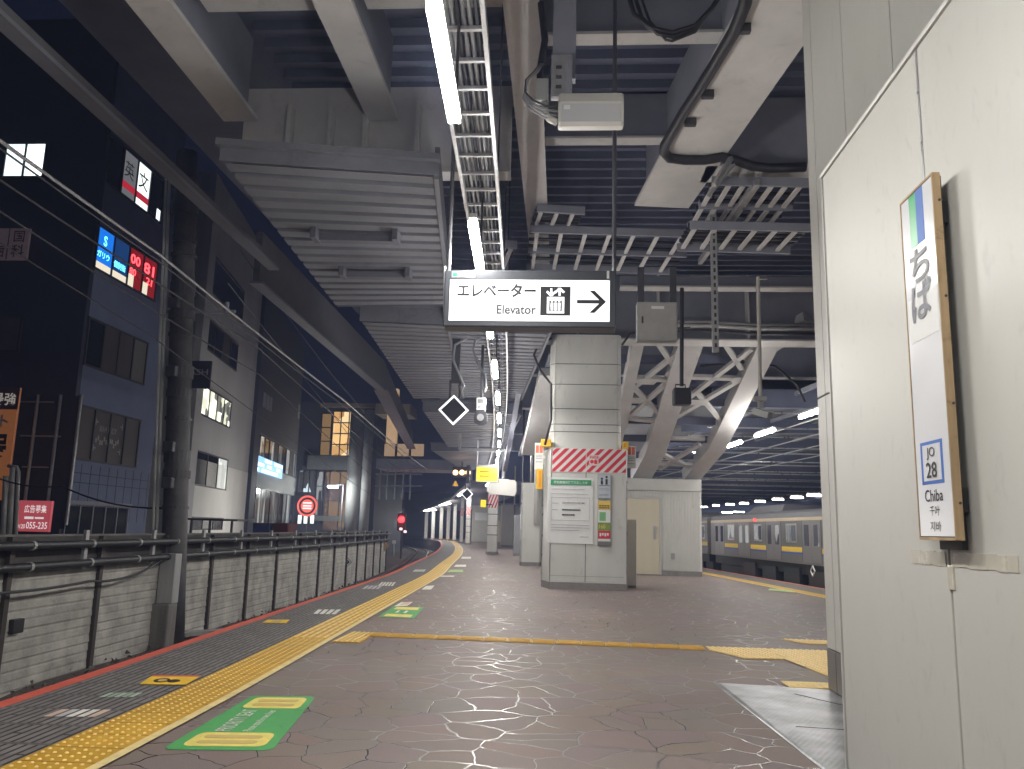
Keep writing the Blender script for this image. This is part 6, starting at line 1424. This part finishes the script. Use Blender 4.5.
# signals
t = thing('railway_signal', 'railway signal showing a red light far down the curved track', 'signal', tuple(py(400, 545, 66)))
c_ = py(401.5, 519.5, 66)
MB().cham((c_.x - .35, 66, c_.z - .9), (c_.x + .35, 66.3, c_.z + .5), .08).build('head', blackp, t); MB().tube([(c_.x, 66.4, -1.2), (c_.x, 66.4, c_.z + .9)], .08, 8).build('post', darkp, t)
MB().tube([(c_.x, 65.9, c_.z), (c_.x, 66.02, c_.z)], .26, 16).build('red_lamp', mat('signal_red', (1, .1, .1), .3, var=0, emit=3.2, ecol=(1, .015, .02)), t)
for dz, dx in ((-.75, 0), (-.95, .35)): MB().cham((c_.x + dx - .12, 65.9, c_.z + dz - .1), (c_.x + dx + .12, 66.0, c_.z + dz + .1), .04).build('marker_lamp', mat('marker_white', (.8, .7, .7), .3, var=0, emit=.8, ecol=(1, .7, .7)), t)
ld = bpy.data.lights.new('signal_light', 'POINT'); ld.energy = 26; ld.color = (1, .05, .05); ld.shadow_soft_size = .2; lo = bpy.data.objects.new('signal_light', ld); COL.objects.link(lo); lo.parent = t; lo.location = Vector((c_.x, 65.5, c_.z)) - t.location
t = thing('departure_signal', 'black signal box with three amber lamps hanging under the far canopy', 'signal', tuple(py(462, 472, 48)))
a, b = py(452, 477, 48), py(471, 467, 48); MB().cham((a.x, 48, a.z), (b.x, 48.3, b.z), .05).build('head', blackp, t)
for k, x in enumerate((455.5, 462, 468)):
    c_ = py(x, 472.5, 47.95); MB().tube([(c_.x, 47.9, c_.z), (c_.x, 48.0, c_.z)], .15, 14).build('amber_lamp', mat('amber_lamp', (1, .6, .3), .3, var=0, emit=2.6, ecol=(1, .55, .25)), t)
MB().tube([((a.x + b.x) / 2, 48.2, b.z), ((a.x + b.x) / 2, 48.2, 5.2)], .05, 8).build('hanger', darkp, t)
p = py(455.5, 483.5, 47); MB().prism([(-.17, -.14), (.17, -.14), (0, .17)], p, EX, EZ, .03).build('amber_triangle', mat('amber_plate', (.7, .35, .03), .4, emit=.25, ecol=(1, .5, .05)), t)

# diamond signal and platform monitor hanging left of the lamps
def diamond(label, x, y, Yd, half, hang=True):
    c_ = py(x, y, Yd); t = thing('diamond_sign', label, 'diamond sign', tuple(c_)); r = half / F * Yd
    MB().prism([(0, -r * .92), (r * .92, 0), (0, r * .92), (-r * .92, 0)], c_ + Vector((0, .02, 0)), EX, EZ, .02).build('black_plate', black_ink, t)
    g = MB()
    for k in range(4):
        P = lambda rr, j: c_ + Vector((rr * math.cos(math.pi / 2 * j), -.02, rr * math.sin(math.pi / 2 * j)))
        g.add([P(r * .84, k), P(r * .84, k + 1), P(r, k + 1), P(r, k)] + [v + Vector((0, .06, 0)) for v in (P(r * .84, k), P(r * .84, k + 1), P(r, k + 1), P(r, k))], [(0, 1, 2, 3), (2, 6, 7, 3), (2, 1, 5, 6), (0, 3, 7, 4), (0, 4, 5, 1)])
    g.build('white_border', mat('diamond_lit', (.8, .8, .8), .4, var=0, emit=.7, ecol=(1, 1, 1)), t)
    g = MB(); g.box((c_.x - r * .28, c_.y + .03, c_.z - r * .35), (c_.x + r * .28, c_.y + .16, c_.z + r * .35)); g.build('back_box', darkp, t)
    if hang:
        g = MB(); g.box((c_.x - .12, c_.y, c_.z + r * .8), (c_.x - .07, c_.y + .06, c_.z + r * 2.0)); g.box((c_.x + .10, c_.y, c_.z + r * .8), (c_.x + .15, c_.y + .06, c_.z + r * 2.0)); g.box((c_.x - .08, c_.y, c_.z + r * 1.8), (c_.x + .1, c_.y + .08, c_.z + r * 4.8)); g.build('hanger', darkp, t)
    return t
diamond('white edged diamond departure sign hanging left of the lamp row', 453.5, 410, 18, 15.5)
diamond('tiny white edged diamond sign far down the platform under the amber lamps', 467, 494, 44, 6.0)
t = thing('platform_monitor', 'small white box with a round lens below, hanging beside the diamond sign', 'monitor', tuple(py(481, 410, 18)))
a, b = py(476, 410, 18), py(485.5, 397.5, 18); MB().cham((a.x, 18, a.z), (b.x, 18.14, b.z), .015).build('white_box', whitep, t)
g = MB(); g.box((a.x + .04, 17.993, b.z - .13), (b.x - .04, 17.9995, b.z - .04)); g.box((a.x + .04, 17.993, a.z + .05), (b.x - .06, 17.9995, a.z + .09)); g.build('grey_print', grey_ink, t)
c_ = py(480.5, 417.5, 18); g = MB(); rr = 7 / F * 18
g.prism([(rr * .55, rr), (-rr * .55, rr), (-rr, rr * .3), (-rr * .85, -rr * .8), (-rr * .3, -rr * 1.05), (rr * .4, -rr * 1.05), (rr * .9, -rr * .7), (rr, rr * .3)], c_ + Vector((0, .1, 0)), EX, EZ, .12); g.build('hood', darkp, t)
MB().tube([c_ + Vector((0, -.03, 0)), c_ + Vector((0, -.04, 0))], rr * .52, 14).build('lens', galv, t)
MB().box(((a.x + b.x) / 2 - .03, 18.03, b.z), ((a.x + b.x) / 2 + .03, 18.09, 5.4)).build('hanger', darkp, t)
for (pts, lab) in ((((486, 334), (470, 336), (455, 345), (453, 360), (459, 374), (464, 386), (462, 391), (459, 386)), 'pale grey cable curving down to the diamond sign'), (((486, 335), (476, 340), (473, 350), (478, 364), (485, 376), (486, 388), (484, 392)), 'pale grey cable curving down to the small monitor')):
    g = MB(); g.tube([py(x, y, 17.8) for x, y in pts], .03, 7); setp(g.build('hanging_cable', greyc, smooth=True), lab, 'cable')

# ------------------------------------------------------------------ hanging things right of the lamps
t = thing('antenna_box', 'off white rounded box hanging from a steel channel near the top of the view', 'antenna box', (.17, 7.1, 5.1))
bm_x0, bm_x1 = -.125, .475
g = MB()
prof = [(7.0, 5.00), (7.0, 5.20), (7.05, 5.31), (7.20, 5.34), (7.24, 5.30), (7.24, 5.06), (7.21, 5.02), (7.03, 4.97)]
A0 = [Vector((bm_x0 + .02, y, z)) for y, z in prof]; A1 = [Vector((bm_x1 - .02, y, z)) for y, z in prof]; B0 = [Vector((bm_x0, y * .94 + 7.17 * .06, z * .94 + 5.12 * .06)) for y, z in prof]; B1 = [Vector((bm_x1, v.y, v.z)) for v in B0]; k = len(prof)
g.add(B0 + A0 + A1 + B1, [tuple(range(k)), tuple(reversed(range(3 * k, 4 * k)))] + [(j * k + i, j * k + (i + 1) % k, (j + 1) * k + (i + 1) % k, (j + 1) * k + i) for j in range(3) for i in range(k)])
g.build('body', ivory, t)
MB().cham((bm_x0 + .03, 6.992, 4.995), (bm_x1 - .03, 7.002, 5.175), .004).build('front_panel', mat('panel_grey_white', (.50, .50, .52), .4, var=.03), t)
g = MB(); g.box((bm_x0 + .05, 6.986, 5.12), (bm_x0 + .11, 6.9915, 5.16)); g.build('sticker', paper, t)
ch = thing('steel_channel', 'perforated grey steel channel carrying the white box', 'steel channel', (.02, 7.2, 5.6))
a, b = py(553, 90, 7.2), py(572, 48, 7.2)
MB().box((-.20, 7.12, 5.32), (.0, 7.2, 5.75)).build('lower_plate', galv, ch); MB().box((-.19, 7.205, 5.55), (.03, 7.3, 8.3)).build('upper_channel', steel_m, ch)
g = MB()
for z_ in (5.40, 5.50, 5.60): g.cham((-.155, 7.113, z_), (-.10, 7.119, z_ + .035), .002)
g.build('slot', seamm, ch); MB().box((-.045, 7.112, 5.34), (-.015, 7.119, 5.73)).build('rib', steel_m, ch)
g = MB(); g.cham((-.34, 7.05, 5.25), (-.22, 7.2, 5.47), .01); setp(g.build('junction_box', boxgrey), 'small grey junction box left of the hanging white box', 'junction box')
for k in range(4):
    g = MB(); z0 = 5.14 - k * .035; g.tube([py(558, 107 + k * 4, 7.1), py(545, 106 + k * 4, 7.02), py(533 - k * 1.0, 100 + k * 3, 7.0), py(525 - k * .6, 92 + k * 2, 7.02), py(526 + k, 80, 7.05), py(534 + k * 1.2, 72, 7.15), py(540 + k, 64, 7.2)], .011, 7)
    setp(g.build('looped_cable', greyc if k else darkp, smooth=True), ('uppermost', 'second', 'third', 'lowest')[k] + ' of the cables looping from the white box to the junction box', 'cable', 'cables looping beside the white box')
g = MB(); g.tube([(-.14, 7.05, 5.02), (-.20, 7.05, 5.05), (-.25, 7.07, 5.12), (-.26, 7.1, 5.25)], .035, 8); setp(g.build('elbow_pipe', ivory, smooth=True), 'short white elbow pipe entering the side of the white box', 'pipe')
g = MB(); g.tube([py(541, 3, 7.4), py(545, 40, 7.4), py(540, 70, 7.4), py(541, 95, 7.3)], .035, 8); setp(g.build('black_conduit', blackp, smooth=True), 'black conduit dropping beside the steel channel', 'conduit')
# black conduit along the wide girder
g = MB(); g.tube([pz(x, y, 6.94) for x, y in ((748, -20), (745, 4), (735, 30), (716, 62), (700, 88), (684, 112), (672, 133), (665, 145), (664, 152), (669, 158), (684, 160), (705, 160), (722, 157), (735, 160), (752, 166), (770, 168), (806, 167))], .075, 9); setp(g.build('black_conduit', blackp, smooth=True), 'thick black conduit following the edge of the wide pale girder and turning right', 'conduit')
for k, (x, y) in enumerate(((738, 26), (703, 92), (686, 120))):
    p = pz(x, y, 6.98); setp(MB().cham((p.x - .02, p.y - .04, p.z - .09), (p.x + .14, p.y + .04, p.z + .02), .01).build('cable_clip', darkp), ('nearest', 'middle', 'farthest')[k] + ' clip holding the thick black conduit to the pale girder', 'clip')
for k in range(3):
    g = MB(); g.tube([py(628 + k * 6, -6, 8), py(634 + k * 8, 14 + k * 4, 8), py(650 + k * 8, 28 + k * 6, 8), py(672, 33 + k * 4, 8), py(695, 26 + k * 3, 8), py(712, 8, 8), py(722, -8, 8)], .028 - .006 * k, 7); setp(g.build('looped_cable', blackp, smooth=True), ('upper', 'middle', 'lower')[k] + ' black cable looping at the top edge of the view', 'cable', 'black cables looping at the top')
# cable racks
def rack(label, px_a, px_b, z, width, n, kinds=2):
    """ladder shaped rack running across; px_a -> px_b is the near rail"""
    a, b = pz(*px_a, z), pz(*px_b, z); d = (b - a).normalized(); nn = Vector((-d.y, d.x, 0)); nn = nn if nn.y > 0 else -nn
    t = thing('cable_rack', label, 'cable rack', tuple(a))
    for k in range(kinds): o = nn * width * k / (kinds - 1); MB().bar(a + o, b + o, .05, .14).build('rail', steel_m, t)
    L = (b - a).length
    for k in range(n): c_ = a.lerp(b, (k + .3) / n); MB().bar(c_ + Vector((0, 0, -.02)), c_ + nn * width + Vector((0, 0, -.02)), .07, .04).build('rung', steel_l, t)
    g = MB()
    for k in range(5): o = nn * width * (k + .8) / 6; g.tube([a + o + Vector((0, 0, .05)), b + o + Vector((0, 0, .05))], .035, 6)
    g.build('cable_bundle', blackp, t)
    return t
rack('long cable rack crossing behind the top of the elevator sign', (530, 229), (700, 234), 6.7, 2.2, 7, 3)
rack('short upper cable rack left of the black rods', (537, 208), (585, 211), 6.9, .9, 3)
rack('upper right cable rack just below the pale cross beam', (712, 181), (812, 183), 6.75, 1.9, 7, 3)
rack('lower right cable rack meeting the partition edge', (690, 225), (812, 228), 6.4, 1.1, 6)
rack('small low cable rack beside the ladder over the lamps', (503, 244), (517, 245), 6.2, 1.2, 2)
t = thing('slotted_strut', 'long slotted steel strut hanging vertically above the right of the hut', 'strut', tuple(py(715, 340, 13.5)))
a, b = py(716, 352, 13.5), py(712.5, 180, 13.5); MB().box((a.x - .05, 13.5, a.z), (a.x + .05, 13.58, b.z)).build('strut', galv, t)
g = MB()
for z_ in np.arange(a.z + .08, b.z, .13): g.cham((a.x - .018, 13.494, z_), (a.x + .018, 13.499, z_ + .07), .002)
g.build('slots', seamm, t)
g = MB(); g.bar(pz(731, 158, 6.9), pz(714, 185, 6.3), .06, .06); g.bar(pz(757, 182, 6.7), pz(700, 262, 6.5), .08, .1); g.bar(pz(735, 162, 6.9), pz(708, 196, 6.5), .05, .05); setp(g.build('diagonal_brace', galv), 'diagonal steel braces from the pale beam down to the slotted strut', 'brace')
t = thing('control_box', 'grey steel control box with two straps hanging right of the elevator sign', 'control box', tuple(py(657, 322, 14)))
a, b = py(637, 340, 14), py(677.5, 302, 14); MB().cham((a.x, 14, a.z), (b.x, 14.25, b.z), .012).build('casing', boxgrey, t)
g = MB(); g.box((a.x + .01, 13.992, a.z + .03), (b.x - .02, 13.9985, b.z - .03)); g.build('door', mat('box_grey_door', (.35, .35, .34), .45), t)
MB().box((a.x + .25, 13.986, b.z - .13), (a.x + .47, 13.9915, b.z - .08)).build('name_plate', paper, t); MB().box((a.x + .08, 13.98, a.z + .30), (a.x + .11, 13.9915, a.z + .42)).build('latch', darkp, t)
for x in (a.x + .02, b.x - .12): MB().box((x, 14.05, b.z), (x + .11, 14.12, b.z + .65)).build('strap', darkp, t)
t = thing('speaker', 'black loudspeaker hanging on a long black rod over the hut', 'loudspeaker', tuple(py(682, 396, 16)))
a, b = py(674, 404, 16), py(691.5, 387.5, 16); MB().cham((a.x, 16, a.z), (b.x, 16.3, b.z), .03).build('cabinet', blackp, t); MB().tube([((a.x + b.x) / 2, 16.15, b.z + .05), py(683, 286, 16) + Vector((0, .15, 0))], .04, 8).build('rod', blackp, t)
g = MB(); g.tube([(a.x + .05, 16.15, b.z), (a.x + .05, 16.15, b.z + .08), (b.x - .1, 16.15, b.z + .08), (b.x - .1, 16.15, b.z)], .015, 6); g.build('yoke', darkp, t)
t = thing('security_camera', 'grey security camera at the foot of a pale hanging pole', 'camera', tuple(py(761, 400, 15)))
a = py(760.5, 400, 15); tp = py(758, 278, 15)
MB().tube([a, tp], .035, 8).build('pole', mat('pole_cream', (.55, .53, .48), .45), t); MB().tube([tp, tp + Vector((.28, .5, .16))], .035, 8).build('bracket_arm', mat('pole_cream', (.55, .53, .48)), t)
MB().cham((a.x - .13, a.y - .07, a.z - .02), (a.x + .10, a.y + .07, a.z + .06), .01).build('mount_plate', galv, t); MB().cham((a.x - .05, a.y - .05, a.z - .16), (a.x + .05, a.y + .05, a.z - .02), .02).build('joint', boxgrey, t); MB().bar(a + Vector((-.10, .05, -.20)), a + Vector((.10, -.25, -.32)), .11, .11).build('camera_body', boxgrey, t)
# pipes along the foot of the main girder
for k, (y_, r_, m, lab) in enumerate(((277, .05, steel_l, 'pale pipe high along the main girder'), (322, .045, greyc, 'upper grey pipe along the bottom of the main girder'), (326, .05, steel_l, 'middle pale pipe along the bottom of the main girder'), (331, .04, darkp, 'lowest dark pipe along the bottom of the main girder'))):
    a, b = py(655 if k else 690, y_, 19.8), py(830, y_ + 3, 19.8); g = MB(); g.tube([a, a.lerp(b, .3) + Vector((0, 0, .03)), a.lerp(b, .6) - Vector((0, 0, .03)), b], r_, 8); setp(g.build('girder_pipe', m, smooth=True), lab, 'pipe')
for (pts, Yd, lab) in ((((500, 322), (530, 330), (570, 330), (612, 322)), 9.5, 'grey cable sagging under the elevator sign'), (((552, 338), (538, 345), (534, 355), (540, 370), (551, 384), (551, 420), (545, 445)), 19.0, 'dark cable running down the left of the pillar shaft'), (((622, 345), (630, 334), (650, 330), (690, 328)), 19.3, 'dark cable bending from the pillar shaft to the girder pipes'), (((700, 366), (740, 362), (775, 366), (797, 385), (805, 402)), 22, 'black cable arching below the right end of the staircase')):
    g = MB(); g.tube([py(x, y, Yd) for x, y in pts], .028 * Yd / 19, 7); setp(g.build('hanging_cable', greyc if Yd < 12 else blackp, smooth=True), lab, 'cable')
